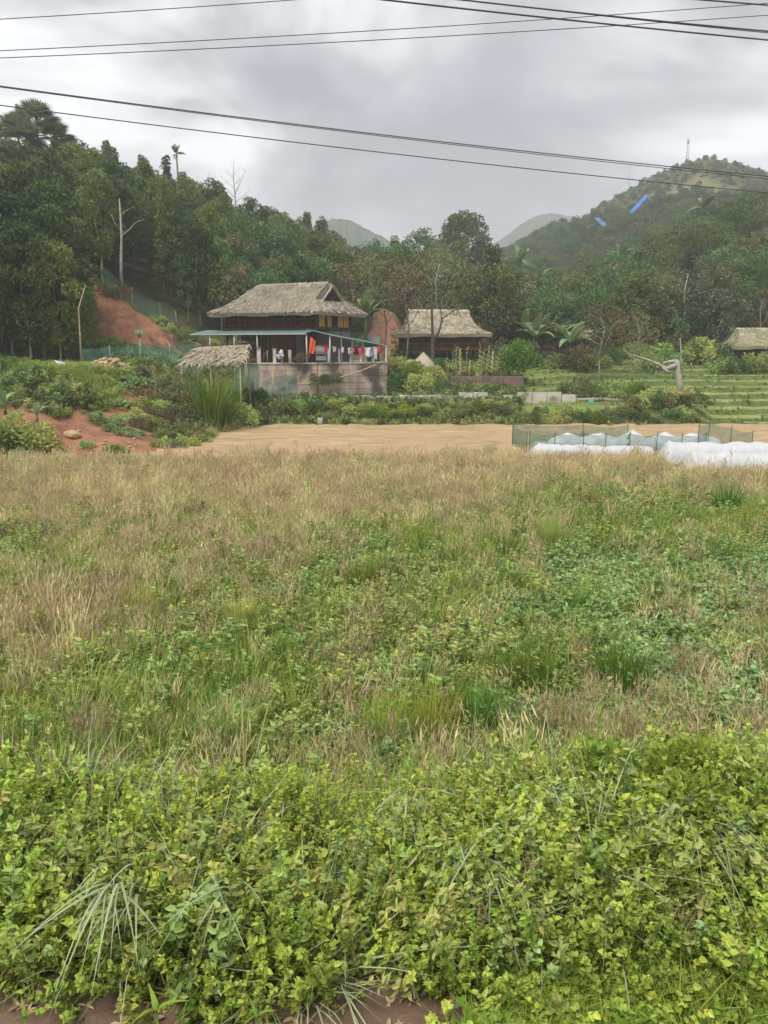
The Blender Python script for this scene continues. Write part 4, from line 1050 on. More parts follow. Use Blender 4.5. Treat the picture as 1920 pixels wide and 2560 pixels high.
# long bent pipe on the wall face
q = [P(742, 960, 56.0), P(790, 958, 56.4), P(840, 947, 57.3), P(890, 932, 58.3), P(940, 912, 59.2)]
b = MB(); b.tube([(p - q[0]) for p in q], .05, 7); tag(b.build('pipe', bamboo, None, loc=q[0]), 'long thin bent pole lying across the face of the retaining wall', 'pole')

# motorbike facing the field
def motorbike(loc, rz):
    t = thing('motorbike', loc, 'pale grey motorbike parked between the posts on the wall of the big house', 'motorbike', None, rz)
    def wheel(x):
        b = MB(); pts = [(x + .27 * math.cos(a), 0, .29 + .27 * math.sin(a)) for a in np.linspace(0, 2 * math.pi, 21)]; b.tube(pts, .05, 7, cap=False)
        w = b.build('wheel', black_r, t)
        b = MB(); pts = [(x + .21 * math.cos(a), 0, .29 + .21 * math.sin(a)) for a in np.linspace(0, 2 * math.pi, 21)]; b.tube(pts, .02, 5, cap=False)
        for a in np.linspace(0, 5.6, 9): b.tube([(x, 0, .29), (x + .2 * math.cos(a), 0, .29 + .2 * math.sin(a))], .008, 4)
        b.build('rim', steel, w)
    wheel(0); wheel(-1.25)
    b = MB(); b.tube([(0, .08, .29), (-.12, .08, .62), (-.25, .05, .95)], .025, 6); b.tube([(0, -.08, .29), (-.12, -.08, .62), (-.25, -.05, .95)], .025, 6); b.build('fork', steel, t)
    b = MB(); b.tube([(.22, 0, .5), (.12, 0, .6), (-.05, 0, .62), (-.2, 0, .56)], [.05, .07, .07, .05], 6); b.build('mudguard', grey_pl, t)
    b = MB(); b.tube([(-.12, 0, 1.0), (-.17, 0, .85), (-.2, 0, .62), (-.28, 0, .42)], [.08, .17, .2, .12], 8); b.tube([(-.25, 0, .45), (-.6, 0, .42), (-.85, 0, .62)], [.13, .12, .1], 7); b.build('fairing', grey_pl, t)
    b = MB(); b.tube([(-.5, 0, .74), (-.8, 0, .80), (-1.15, 0, .82), (-1.4, 0, .84)], [.08, .13, .12, .06], 8); b.build('seat', black_r, t)
    b = MB(); b.tube([(-.45, 0, .5), (-.9, 0, .6), (-1.35, 0, .72)], [.1, .14, .07], 7); b.build('body', grey_pl, t)
    b = MB(); b.tube([(-.35, .36, 1.0), (-.22, .15, 1.02), (-.2, 0, 1.0), (-.22, -.15, 1.02), (-.35, -.36, 1.0)], .02, 6); b.build('handlebar', black_r, t)
    for s in (-1, 1):
        b = MB(); b.tube([(-.24, s * .2, 1.02), (-.22, s * .26, 1.22)], .008, 4); b.box((-.22, s * .28, 1.25), (.02, .13, .08)); b.build('mirror', black_r, t)
    b = MB(); b.tube([(-.05, 0, .98), (-.12, 0, .98)], [.07, .05], 10); b.build('headlight', whitepost, t)
    b = MB(); b.tube([(-.7, .1, .25), (-.72, .22, .02)], .015, 4); b.build('stand', steel, t)
q = P(706, 905, 57.6); motorbike((q.x, 57.6, HF), R(-62))
q = P(668, 905, 57.9)
b = MB(); b.tube([(0, 0, 0), (.03, 0, .95)], .025, 5); b.tube([(-.3, .1, 0), (-.22, .1, .75), (-.05, .1, .8)], .015, 5)
tag(b.build('garden_tool', bamboo, None, loc=(q.x, 57.9, HF)), 'thin upright tool handles leaning left of the motorbike', 'tool')

# cloth banner hung beside the corner post
def cloth(w, h, seed, nx=8, nz=8, amp=.05, cut=None):
    V = []
    for k in range(nz + 1):
        for i in range(nx + 1):
            u, v = i / nx, k / nz; ww = w * (1 - .25 * v * (cut or 0))
            V.append((ww * (u - .5), amp * math.sin(u * 9 + seed + v * 2) * (.4 + v), -h * v * (1 + .12 * math.sin(u * 5 + seed))))
    b = MB(); n = nx + 1; b.add(V, [(k * n + i, k * n + i + 1, (k + 1) * n + i + 1, (k + 1) * n + i) for k in range(nz) for i in range(nx)]); return b
bw = P(772, 842, 56.75)
b = MB(); V = [(P(x, y, 56.75) - bw) for x, y in ((776, 841), (789, 853), (785, 885), (772, 883))]
n = 7; G4 = [V[0].lerp(V[1], i / n).lerp(V[3].lerp(V[2], i / n), k / n) + Vector((0, .05 * math.sin(i * 1.3 + k * .5), 0)) for k in range(n + 1) for i in range(n + 1)]
b.add([tuple(v) for v in G4], [(k * 8 + i, k * 8 + i + 1, k * 8 + i + 9, k * 8 + i + 8) for k in range(7) for i in range(7)])
bn = b.build('banner', cloth_or, None, loc=bw); tag(bn, 'orange-red cloth hanging beside the front corner post of the green awning', 'banner')
sol = bn.modifiers.new('thick', 'SOLIDIFY'); sol.thickness = .01
# white water tank
q = P(806, 880, 58.6); t = thing('water_tank', (q.x, q.y, HF), 'pale horizontal water tank on a stand behind the awning corner post', 'water tank', None, R(-20))
b = MB(); b.tube([(-.5, 0, 1.02), (-.44, 0, 1.02), (.44, 0, 1.02), (.5, 0, 1.02)], [.2, .3, .3, .2], 16); b.build('tank', mat('tank_white', (.62, .60, .57), (.5, .48, .46), 3, .5), t, smooth=False)
b = MB()
for x in (-.35, .35):
    for y in (-.22, .22): b.tube([(x, y, 0), (x, y, .82)], .025, 5)
b.box((0, 0, .74), (.9, .55, .05)); b.box((0, 0, .4), (.8, .5, .3)); b.build('stand', steel, t)
# clothes line with laundry
cA, cB = P(812, 862, 57.4), P(948, 866, 59.6)
def cl(t): p = cA.lerp(cB, t); p.z -= .16 * math.sin(math.pi * t) - 0; return p
b = MB(); b.tube([cl(t) - cA for t in np.linspace(0, 1, 12)], .012, 4); tag(b.build('clothes_line', wire_m, None, loc=cA), 'thin line strung over the wall top carrying the laundry', 'clothes line')
CM = {k: mat('cloth_' + k, c, tuple(q * .8 for q in c), 4, .9) for k, c in {'white': (.75, .75, .76), 'pink': (.75, .10, .25), 'crimson': (.45, .03, .07), 'black': (.03, .03, .04), 'navy': (.04, .05, .12), 'cream': (.70, .62, .48), 'red': (.7, .08, .07), 'grey': (.35, .35, .37)}.items()}
def shirt(w, h):
    b = cloth(w * .62, h, rng.random() * 5, 6, 6, .04)
    for s in (-1, 1): b.add([(s * w * .30, 0, 0), (s * w * .55, .03, -.16 * h), (s * w * .47, .03, -.34 * h), (s * w * .30, 0, -.22 * h)], [(0, 1, 2, 3)])
    return b
items = [(.03, 'crimson', .45, .5, 'shirt'), (.10, 'black', .4, .45, 'shirt'), (.17, 'white', .42, .4, 'shirt'), (.245, 'navy', .4, .65, 'trousers'), (.32, 'white', .4, .35, 'shirt'), (.38, 'black', .42, .75, 'trousers'), (.45, 'cream', .38, .4, 'shirt'), (.515, 'pink', .4, .32, 'shirt'), (.56, 'black', .3, .6, 'trousers'), (.64, 'pink', .5, .5, 'shirt'), (.70, 'crimson', .3, .4, 'shirt'), (.80, 'white', .75, .62, 'towel'), (.87, 'grey', .35, .55, 'trousers'), (.925, 'white', .35, .95, 'sheet'), (.985, 'red', .35, .42, 'shirt')]
seen = {}
for t_, c, w, h, nm in items:
    b = shirt(w, h) if nm == 'shirt' else cloth(w, h, t_ * 30, 6, 6, .05, cut=.6)
    if nm == 'trousers': b = MB(); [b.add(np.array([(x + s * w * .26, yy, z) for (x, yy, z) in [(-w * .2, 0, 0), (w * .2, 0, 0), (w * .17, .04, -h), (-w * .15, -.03, -h)]]), [(0, 1, 2, 3)]) for s in (-1, 1)]; b.box((0, 0, -.06), (w * .92, .02, .1))
    pos = {0: 'near the left end of the clothes line', 1: 'in the middle of the clothes line', 2: 'at the right end of the clothes line'}[min(2, int(t_ * 3))]
    lb = f'{c} {nm} hanging {pos}'
    if lb in seen: lb = f'{c} {nm} further right of its like {pos}'
    seen[lb] = 1
    o = b.build(nm, CM[c], None, loc=cl(t_)); o.rotation_euler = (0, 0, .7 + rng.uniform(-.3, .2)); tag(o, lb, 'laundry', 'laundry on the line')
    s_ = o.modifiers.new('thick', 'SOLIDIFY'); s_.thickness = .012
# shrubs on and at the wall
shrub_px(755, 905, 56.4, .62, 'y', 'small leafy bush growing on the wall top left of the orange cloth')
shrub_px(805, 960, 56.3, .95, 'd', 'dark green bush hanging over the face of the retaining wall', None, 1.0)
shrub_px(835, 955, 56.9, .6, 'd', 'small dark bush clinging to the retaining wall under the water tank', None, 1.0)
shrub_px(950, 880, 60.9, .5, 'y', 'thin leafy bush at the right corner of the yard behind the laundry')

# ---- second house
t = thing('thatched_house', (P(985, 838, 71).x, 71, 3.0), 'smaller wooden stilt house with pale thatched roof behind the garden', 'house', None, R(3))
L2, Wd2 = 8.7, 5.5
thatch_roof(t, L2, Wd2, 2.9, 2.0, thatch_t, [(0, 0, 0, 0), (.8, .8, .5, .28), (1.25, 1.3, 1.1, .8), (1.45, 1.75, 1.8, 1.45), (1.5, 1.8, Wd2 / 2 - .1, 2.1)], dens=(16, 110))
b = MB(); b.box((L2 / 2, Wd2 / 2 + .2, 2.2), (L2 - 1.8, Wd2 - 1.4, 1.55)); b.build('wall', wood_d, t)
b = MB(); b.box((L2 / 2, Wd2 / 2, 1.42), (L2 - 1.5, Wd2 - .9, .1)); b.build('floor', wood_d, t)
for k in range(7):
    x = .85 + k * (L2 - 1.7) / 6
    b = MB(); b.tube([(x, .55, -.3), (x, .55, 2.95)], .08, 7); b.build('post', wood_d, t)
    b = MB(); b.tube([(x, Wd2 - .6, -.3), (x, Wd2 - .6, 2.95)], .08, 7); b.build('post', wood_d, t)
b = MB(); b.box((L2 / 2, .5, 2.05), (L2 - 1.5, .05, .06)); b.box((L2 / 2, .5, 1.7), (L2 - 1.5, .05, .05)); b.box((L2 / 2 + 1.5, .3, 1.55), (L2 - 3.5, .6, .07)); b.build('railing', wood_b, t)
for k in (1, 3, 4):
    b = MB(); b.box((1.6 + k * 1.4, .97, 2.25), (.7, .06, .95)); b.build('window', shade_in, t)
b = MB(); b.box((L2 - 1.9, .97, 2.2), (.9, .06, 1.2)); b.build('door', wood_b, t)
# ---- third house at the right edge
q = P(1828, 866, 75); t = thing('thatched_house', (q.x, 75, H1(q.x + 3, 75) - .2), 'thatched house with mossy green-tinged roof at the right picture edge', 'house', None, R(-2))
bz = q.z - t.location.z
thatch_roof(t, 9, 6, bz, 2, thatch_g, [(0, 0, 0, 0), (.8, .8, .6, .25), (1.2, 1.3, 1.3, .75), (1.4, 1.7, 2.1, 1.3), (1.5, 1.8, 2.9, 1.65)], dens=(14, 90))
b = MB(); b.box((4.5, 3, bz / 2), (7.2, 4.4, bz)); b.build('wall', wood_d, t)
for k in range(5): b = MB(); b.tube([(.8 + k * 1.85, .6, 0), (.8 + k * 1.85, .6, bz)], .08, 6); b.build('post', wood_d, t)
# ---- little far hut
q = P(1448, 842, 76); t = thing('hut', (q.x, 76, H1(q.x, 76)), 'tiny hut with pale thatch half hidden behind the brown tree', 'hut')
bz = max(1.5, q.z - t.location.z)
thatch_roof(t, 2.4, 2.2, bz, 1, thatch_t, [(0, 0, 0, 0), (.3, .3, .4, .25), (.5, .5, 1.0, .7)], dens=(5, 26))
b = MB(); b.box((1.2, 1.1, bz / 2), (1.7, 1.5, bz)); b.build('wall', wood_d, t)
t.scale = (.7, .7, .7); t.location.z += bz * .3

# ---- open shed with shaggy palm-leaf roof
q = P(470, 915, 50.5); t = thing('thatched_shed', (q.x, 50.5, H1(q.x + 2, 50.5)), 'low open shed with shaggy dry palm leaf roof above the mound', 'shed', None, R(-4))
zb = q.z - t.location.z
A_, B_, C_, D_ = [P(*k) - t.location for k in ((455, 908, 49.6), (612, 904, 49.0), (626, 861, 51.4), (492, 868, 51.6))]
b = MB(); n = 12; V = [A_.lerp(B_, i / n).lerp(D_.lerp(C_, i / n), k / n) + Vector((0, 0, .12 * math.sin(k / n * 3.1) + rng.uniform(-.03, .03))) for k in range(n + 1) for i in range(n + 1)]
b.add([tuple(v) for v in V] + [tuple(v - Vector((0, 0, .12))) for v in V], [(k * 13 + i, k * 13 + i + 1, k * 13 + i + 14, k * 13 + i + 13) for k in range(n) for i in range(n)] + [(169 + k * 13 + i, 169 + k * 13 + i + 13, 169 + k * 13 + i + 14, 169 + k * 13 + i + 1) for k in range(n) for i in range(n)], None, .3)
sr = b.build('roof', thatch_t, t)
b = MB(); k = 1500; u, v = rng.random(k), rng.random(k); C = np.array([A_.lerp(B_, a).lerp(D_.lerp(C_, a), c) + Vector((0, 0, .12 * math.sin(c * 3.1) + .05)) for a, c in zip(u, v)])
b.leaves(C, np.stack([rng.normal(0, .8, k), np.full(k, -.9), rng.normal(-.75, .25, k)], 1), np.tile([0, -.5, 1.], (k, 1)) + rng.normal(0, .3, (k, 3)), rng.uniform(.4, .8, k), .07, rng.uniform(0, 1, k), fold=.3)
o = b.build('palm_thatch', thatch_t, sr); o['kind'] = 'stuff'
b = MB(); k = 90; u = rng.random(k); C = np.array([D_.lerp(C_, a) for a in u]) + [0, 0, .08]
b.leaves(C, np.stack([rng.choice([-1, 1], k) * 1., rng.normal(0, .3, k), rng.normal(.1, .15, k)], 1), np.tile([0, 0, 1.], (k, 1)), rng.uniform(.5, .9, k), .06, rng.uniform(.3, 1, k)); b.build('ridge_leaves', thatch_t, sr)
for p_ in (A_, B_, C_, D_, (A_ + B_) / 2):
    g = H1(t.location.x + p_.x, t.location.y + p_.y) - t.location.z; b = MB(); b.tube([(p_.x * .96, p_.y, g - .2), (p_.x * .96, p_.y, p_.z - .05)], .045, 6); b.build('post', bamboo, t)

# ---- brown garden wall and low concrete channel
gA, gB = P(1127, 972, 60.2), P(1305, 968, 60.6)
t = thing('garden_wall', (gA.x, gA.y, 1.2), 'dark brown block wall below the corn patch of the smaller house', 'wall')
block_wall(t, [(gA.x, gA.y), (gB.x, gB.y)], 1.2, 2.66, 4, .9, wallbrn)
b = MB(); b.box(((gB.x - gA.x) / 2, .15, .7), (gB.x - gA.x, .1, 1.4)); b.build('core', wallbrn, t)
lA = P(885, 998, 53.6); lB = P(1440, 998, 54.6)
t = thing('low_wall', (lA.x, lA.y, 1.0), 'long low pale concrete channel wall along the top of the shrubby bank', 'wall')
n = 15
for k in range(n):
    a, c = lA.lerp(lB, k / n), lA.lerp(lB, (k + 1) / n - .004); mid = (a + c) / 2; hh = (.42 + (.22 if k in (7, 8, 11, 12, 13) else 0)) + rng.uniform(-.04, .04)
    b = MB(); b.box((0, 0, 0), ((c - a).length, .22, hh + .5), jit=.015); o = b.build('slab', concrete_p, t); o.location = (mid.x - lA.x, mid.y - lA.y, .10 + (hh - .5) / 2 + .10)
    if k == 9: o.scale = (.5, 1, .7)
lC, lD = P(1440, 1000, 55.5), P(1560, 1003, 56.5)
b = MB(); b.tube([lC - lC, (lD - lC) / 2 + Vector((0, 0, .1)), lD - lC], .12, 6); tag(b.build('pipe', concrete, None, loc=lC), 'grey pipe lying on the bank right of the low wall', 'pipe')
# teal bucket
q = P(1478, 1000, 54.6); t = thing('bucket', (q.x, q.y, H1(q.x, q.y)), 'small turquoise bucket on the bank right of the low wall', 'bucket')
tq = mat('turquoise_plastic', (.05, .50, .38), (.04, .42, .32), 3, .5)
b = MB(); b.tube([(0, 0, 0), (0, 0, .34), (0, 0, .36)], [.15, .2, .19], 12); b.build('tub', tq, t); b = MB(); b.tube([(.2 * math.cos(a), 0, .33 + .16 * math.sin(a)) for a in np.linspace(0, math.pi, 9)], .01, 4); b.build('handle', steel, t)

# ---- corn / cane patch and small things in the second garden
def cane(h):
    m = MB(); m.tube([(0, 0, 0), (.03, 0, h * .5), (0, .04, h)], [.022, .018, .01], 5, tint=.6)
    n = 9; z = np.linspace(.25, .98, n) * h; a = np.arange(n) * 3.0 + rng.random()
    m.blades(np.stack([0 * z, 0 * z, z], 1), a, rng.uniform(.5, .8, n), .07, .7, .75, rng.uniform(.2, 1, n)); return m
CN = [cane(2.4).mesh('cane', gr_green), cane(2.1).mesh('cane', straw), cane(2.6).mesh('cane', gr_pale)]
cc_ = {}
ORD3 = ['first', 'second', 'third', 'fourth', 'fifth', 'sixth', 'seventh', 'eighth', 'ninth', 'tenth'] + [f'{q_}th' for q_ in range(11, 60)]
for px in sorted(rng.uniform(1110, 1290, 34)):
    px = float(px); Yd = rng.uniform(61.5, 66); q = P(px, 900, Yd); z = H1(q.x, Yd); mi = rng.choice([0, 1, 2], p=[.35, .4, .25])
    o = ob('corn_plant', CN[mi], None, (q.x, Yd, max(z, 2.4)), rng.uniform(0, 6), rng.uniform(.6, .95))
    cc_[mi] = cc_.get(mi, 0) + 1
    tag(o, ORD3[cc_[mi] - 1] + [' tall green stalk', ' dry tan stalk', ' tall pale stalk'][mi] + ' from the left in the corn patch', 'plant', ['green', 'dry', 'pale'][mi] + ' stalks of the corn patch')
shrub_px(1298, 925, 63, 1.75, 'l', 'bright yellow-green rounded bush right of the smaller house', None, 1.15)
shrub_px(1085, 915, 66, .9, 'd', 'dark green bush before the legs of the smaller house')
for i, (px, py, Yd, s, k) in enumerate([(1005, 950, 59, 1.3, 'd'), (1050, 960, 58, 1.3, 'g'), (1095, 965, 58.5, 1.2, 'd'), (985, 915, 62, 1.3, 'g'), (1035, 925, 61, 1.1, 'l'), (1075, 935, 60.5, 1.2, 'g')]):
    shrub_px(px, py + 18, Yd, s, k, {'d': 'dark bush in the garden between the two houses', 'g': 'mid green bush in the garden between the two houses', 'l': 'yellow-green bush in the garden between the two houses'}[k], 'garden bushes between the houses')
q = P(1058, 905, 64); t = thing('haystack', (q.x, 64, q.z - .2), 'small pointed tan haystack below the smaller house', 'haystack')
b = MB(); b.tube([(0, 0, -.3), (0, 0, .15), (0, 0, .6), (0, 0, .95)], [.95, .85, .4, .04], 14); b.build('core', thatch_t, t)
b = MB(); k = 500; a = rng.uniform(0, 6.28, k); z = rng.uniform(.0, .95, k); r = .9 * (1 - z / .98) ** .9 + .03
b.leaves(np.stack([np.cos(a) * r, np.sin(a) * r, z], 1), np.stack([np.cos(a) * .7, np.sin(a) * .7, -.9 + 0 * a], 1), np.stack([np.cos(a), np.sin(a), 1 + 0 * a], 1), .35, .05, rng.uniform(.3, 1, k)); o = b.build('straw', thatch_t, t); o['kind'] = 'stuff'
q = P(1025, 912, 63); b = MB(); b.tube([(0, 0, 0), (0, 0, .25), (0, 0, .5)], [.95, .8, .1], 14); tag(b.build('straw_heap', thatch_t, None, loc=(q.x, 63, q.z - .1)), 'low flat straw heap left of the pointed haystack', 'heap')
# tree in front of the second house
q = P(1082, 900, 67); t = thing('sparse_tree', (q.x, 67, 2.7), 'forked dark trunk tree with few leaves before the smaller house roof', 'tree')
b = MB(); b.tube([(0, 0, 0), (0, 0, 1.6), (-.05, 0, 3.2), (-.15, 0, 5.4), (-.1, 0, 7.0)], [.2, .17, .12, .09, .04], 8); b.tube([(0, 0, 2.2), (.5, 0, 3.4), (.75, 0, 4.4), (1.6, 0, 5.0), (2.6, 0, 5.2)], [.11, .09, .07, .05, .02], 6); b.tube([(.7, 0, 4.2), (.6, .1, 5.2), (.9, 0, 5.9)], [.06, .04, .02], 5); b.build('trunk', bark_dark, t)
b = MB()
for c in ((.9, 0, 5.0), (1.7, 0, 5.1), (2.4, 0, 5.15), (1.2, .1, 4.9), (2.0, -.1, 4.95), (-.3, 0, 5.0), (.1, 0, 6.5)):
    k = 26; d = unit(k); b.leaves(np.array(c) + d * .35, d, unit(k), .18, .1, rng.uniform(0, .6, k))
b.build('crown', lf_olive, t)
for px, Yd, lb in ((957, 69, 'thin pale crooked tree between the two thatched houses'), (1012, 66, 'slender mottled trunk before the left end of the smaller house')):
    q = P(px, 905, Yd); t = thing('slender_tree', (q.x, Yd, H1(q.x, Yd)), lb, 'tree')
    m = limbs(8.0, .10, .4, 2.2, 10, lean=.5, twig=True, top=.06); m.build('trunk', bark, t)
    b = crown(4.6, 9.0, 1.9, 20, 46, .22, 'dome', 1.1); b.build('crown', lf_rust, t)

# ---- pale leaning dead tree at the right
q = P(1697, 985, 53.2); t = thing('dead_tree', (q.x, 53.2, q.z - .1), 'pale bare trunk with a crooked limb reaching left over the terraces', 'tree')
def rp(px, py, dy=0): return P(px, py, 53.2 + dy) - Vector(t.location)
b = MB(); b.tube([rp(1697, 995), rp(1699, 960), rp(1694, 930), rp(1692, 905), rp(1690, 898)], [.27, .22, .19, .17, .05], 9)
b.tube([rp(1693, 912), rp(1680, 916, -.2), rp(1665, 922, -.3), rp(1645, 910, -.3), rp(1620, 900, -.4), rp(1600, 893, -.5), rp(1570, 884, -.5)], [.17, .15, .13, .10, .08, .05, .02], 7)
b.tube([rp(1690, 903), rp(1672, 904, .2), rp(1655, 909, .2)], [.13, .10, .05], 6); b.tube([rp(1655, 917, -.3), rp(1668, 928, -.5), rp(1678, 930, -.6)], [.10, .07, .03], 6); b.tube([rp(1618, 899, -.4), rp(1600, 905, -.2), rp(1575, 888, 0)], [.06, .04, .02], 5)
b.build('trunk', bark_pale, t)
b = MB(); b.tube([rp(1699, 935, .4), rp(1703, 880, .5), rp(1700, 845, .6)], [.09, .06, .03], 6)
b.build('sapling', bark_pale, t)
b = crown(0, 2.6, 1.3, 10, 60, .16, 'dome'); sp = b.build('crown', lf_mid, t); sp.location = rp(1700, 905, .6)

# ------------------------------------------------------------------ mound and bank plants
# creeping dark bush, squash leaves, bushes of the mound
for i_, (px, Yd, s, k, lb) in enumerate([(450, 48.3, 1.35, 'y', 'tall olive bush under the left end of the shaggy shed roof'), (485, 48.6, 1.3, 'g', 'green bush under the middle of the shaggy shed roof'), (590, 50.5, 1.2, 'd', 'dark bush behind the cane grass at the shed right side'), (603, 48.4, 1.25, 'g', 'green bush hiding the right front post of the shaggy shed'), (628, 49.4, 1.0, 'y', 'olive bush right of the shaggy shed'), (620, 52.6, 1.2, 'd', 'dark bush at the foot of the net left of the retaining wall')]):
    q = P(px, 900, Yd); shrub(q.x, Yd, s, k, lb, None, 1.1)
for i_, (px, Yd, s, k, lb) in enumerate([(1440, 73.5, 2.0, 'r', 'brown bush hiding the left of the tiny hut'), (1475, 73.8, 1.8, 'g', 'green bush hiding the right of the tiny hut'), (1810, 73, 1.6, 'g', 'green bush before the left end of the mossy roofed house'), (1850, 72.6, 1.7, 'd', 'dark bush before the wall of the mossy roofed house'), (1895, 72.8, 1.7, 'g', 'green bush nearest the right edge before the mossy roofed house'), (1935, 73, 1.7, 'y', 'olive bush past the right edge before the mossy roofed house')]):
    q = P(px, 900, Yd); shrub(q.x, Yd, s, k, lb, None, 1.0)
MG = 'low bushes growing on the left mound'
for px, py, Yd, s, k in [(225, 1050, 40.0, .9, 'b'), (262, 1058, 39.5, 1.0, 'b'), (300, 1064, 39.2, .9, 'b'), (335, 1068, 39.3, .75, 'b'), (285, 1035, 40.8, .9, 'b')]:
    shrub_px(px, py + 14, Yd, s * .85, k, 'dense low blue-green bush covering the slope above the red soil', 'creeping bush patch above the red soil', .75, snap=True)
for i, (px, py, Yd, s, k) in enumerate([(300, 990, 43, .7, 'w'), (330, 940, 46, .8, 'w'), (360, 935, 46.5, .75, 'w'), (395, 950, 45.5, .8, 'w'), (430, 960, 45, .7, 'w'), (310, 960, 45, .7, 'w'), (430, 1030, 41, .8, 'w'), (405, 1010, 42, .8, 'w'), (460, 1050, 40, .7, 'w')]):
    shrub_px(px, py + 10, Yd, s, k, ['lowest left', 'upper left', 'topmost', 'upper right', 'rightmost high', 'middle left', 'right low', 'middle', 'lowest right'][i] + ' clump of broad pale squash leaves on the mound', 'squash clumps on the mound', .7, snap=True)
ORD = ['first', 'second', 'third', 'fourth', 'fifth', 'sixth', 'seventh', 'eighth', 'ninth', 'tenth'] + [f'{q_}th' for q_ in range(11, 60)]
cm = {}
for i, (px, Yd, s, k) in enumerate(sorted([(330, 42, .75, 'g'), (365, 43, .8, 'y'), (390, 40, .7, 'g'), (420, 43.5, .9, 'y'), (450, 42, .8, 'r'), (470, 45, .95, 'y'), (440, 47, 1.0, 'y'), (480, 48, 1.0, 'r'), (400, 47.5, .9, 'y'), (505, 42.5, .6, 'g'), (350, 47.5, .7, 'y'), (460, 39, .6, 'g'), (490, 40.5, .55, 'g'), (430, 38.2, .5, 'y'), (520, 46, .6, 'g'), (385, 38.5, .5, 'g'), (500, 50, 1.1, 'y'), (450, 50.5, 1.0, 'r'), (255, 44.5, .5, 'g'), (205, 43.0, .4, 'd'), (180, 42.5, .35, 'd'), (345, 41, .7, 'y'), (375, 41.5, .8, 'g'), (410, 40.5, .8, 'y'), (470, 41, .8, 'y'), (435, 44.5, 1.0, 'r'), (500, 44.6, .9, 'y'), (400, 44.6, .9, 'g'), (370, 45.6, .9, 'y'), (525, 48.5, .8, 'y'), (345, 43.8, .7, 'g')])):
    cm[k] = cm.get(k, 0) + 1
    q = P(px, 900, Yd); shrub(q.x, Yd, s * 1.05, k, ORD[cm[k] - 1] + {'g': ' mid green weedy bush from the left on the mound slope', 'y': ' loose olive bush from the left on the mound slope', 'r': ' dry brownish bush from the left on the mound slope', 'd': ' tiny dark bush from the left on the bare mound soil'}[k], MG, .9)
shrub_px(218, 1128, 36.6, .42, 'g', 'small dark green weed at the foot of the red slope', snap=True)
shrub_px(290, 1130, 36.4, .62, 'l', 'small bright green weed patch at the foot of the red slope', None, .6, snap=True)
for px, Yd, s, lb in [(20, 34.8, 1.5, 'big bamboo-leaved green bush at the left picture edge'), (70, 35.6, 1.15, 'right hand part of the big green bush at the left edge'), (-50, 34.5, 1.6, 'green bush just outside the left picture edge'), (30, 33.6, .7, 'low broad-leaved plant under the big bush at the left edge')]:
    q = P(px, 900, Yd); shrub(q.x, Yd, s, 'd' if s > 1.55 else ('g' if s > 1 else 'w'), lb, None, 1.25)
for px, py, Yd, s in [(25, 925, 46, .8), (70, 920, 47, .75), (10, 960, 44, .7), (-30, 930, 46, .9), (120, 905, 49, .5)]:
    shrub_px(px, py, Yd, s, 'l' if py < 930 else 'g', 'yellow-green leafy plant on top of the mound at the left edge' if py < 930 else 'green bush on the upper mound at the left edge', 'plants on top of the mound at the left edge', .7, snap=True)
# boulder, soil heap, plastic sheet, bamboo pole
def rock(s, seed, m_, name):
    b = MB(); n, r = 10, 7; V = []
    for i in range(r + 1):
        th = math.pi * i / r
        for k in range(n):
            a = 2 * math.pi * k / n; q = s * (1 + .35 * (vn(k * .9 + seed, i * .8) - .5) * math.sin(th)); V.append((q * math.sin(th) * math.cos(a) * 1.2, q * math.sin(th) * math.sin(a), q * math.cos(th) * .7))
    b.add(V, [(i * n + k, i * n + (k + 1) % n, (i + 1) * n + (k + 1) % n, (i + 1) * n + k) for i in range(r) for k in range(n)]); return b.mesh(name, m_)
q = P(180, 1100, 37.6); tag(ob('boulder', rock(.34, 2, rock_m, 'boulder'), None, (q.x, 37.6, H1(q.x, 37.6) + .12)), 'rounded orange-tan boulder on the red soil at the foot of the mound', 'boulder')
RK = [rock(.11, 5 + i, rock_m, 'stone') for i in range(3)]
for i in range(26):
    px, Yd = rng.uniform(60, 340), rng.uniform(36.8, 42); q = P(px, 1000, Yd); tag(ob('stone', RK[i % 3], None, (q.x, Yd, H1(q.x, Yd) + .03), rng.uniform(0, 6), rng.uniform(.3, 1.0)), 'small pale stone lying on the red soil of the mound', 'stone', 'small stones on the red soil')
hp = P(272, 905, 47.5); t = thing('soil_heap', (hp.x, 47.5, H1(hp.x, 47.5) - .1), 'low heap of tan soil clods on top of the mound', 'heap')
b = MB(); n = 26; X, Yg = np.meshgrid(np.linspace(-1.7, 1.7, n), np.linspace(-1, 1, n)); rr = np.hypot(X / 1.7, Yg); Z = .85 * np.maximum(0, 1 - rr ** 2.2) + (vn(X * 5, Yg * 5) - .5) * .18 - .05
i = (np.arange(n - 1)[:, None] * n + np.arange(n - 1)[None]).ravel(); b.add(np.stack([X.ravel(), Yg.ravel(), Z.ravel()], 1), np.stack([i, i + 1, i + n + 1, i + n], 1)); b.build('heap_base', rock_m, t)
for k in range(70):
    a, r = rng.uniform(0, 6.28), math.sqrt(rng.random()); x, y = math.cos(a) * r * 1.5, math.sin(a) * r * .9
    ob('clod', RK[k % 3], t, (x, y, .85 * max(0, 1 - r ** 2.2) + .02), rng.uniform(0, 6), rng.uniform(.5, 1.5))
q = P(155, 918, 45.5); t = P(0, 0, 1)
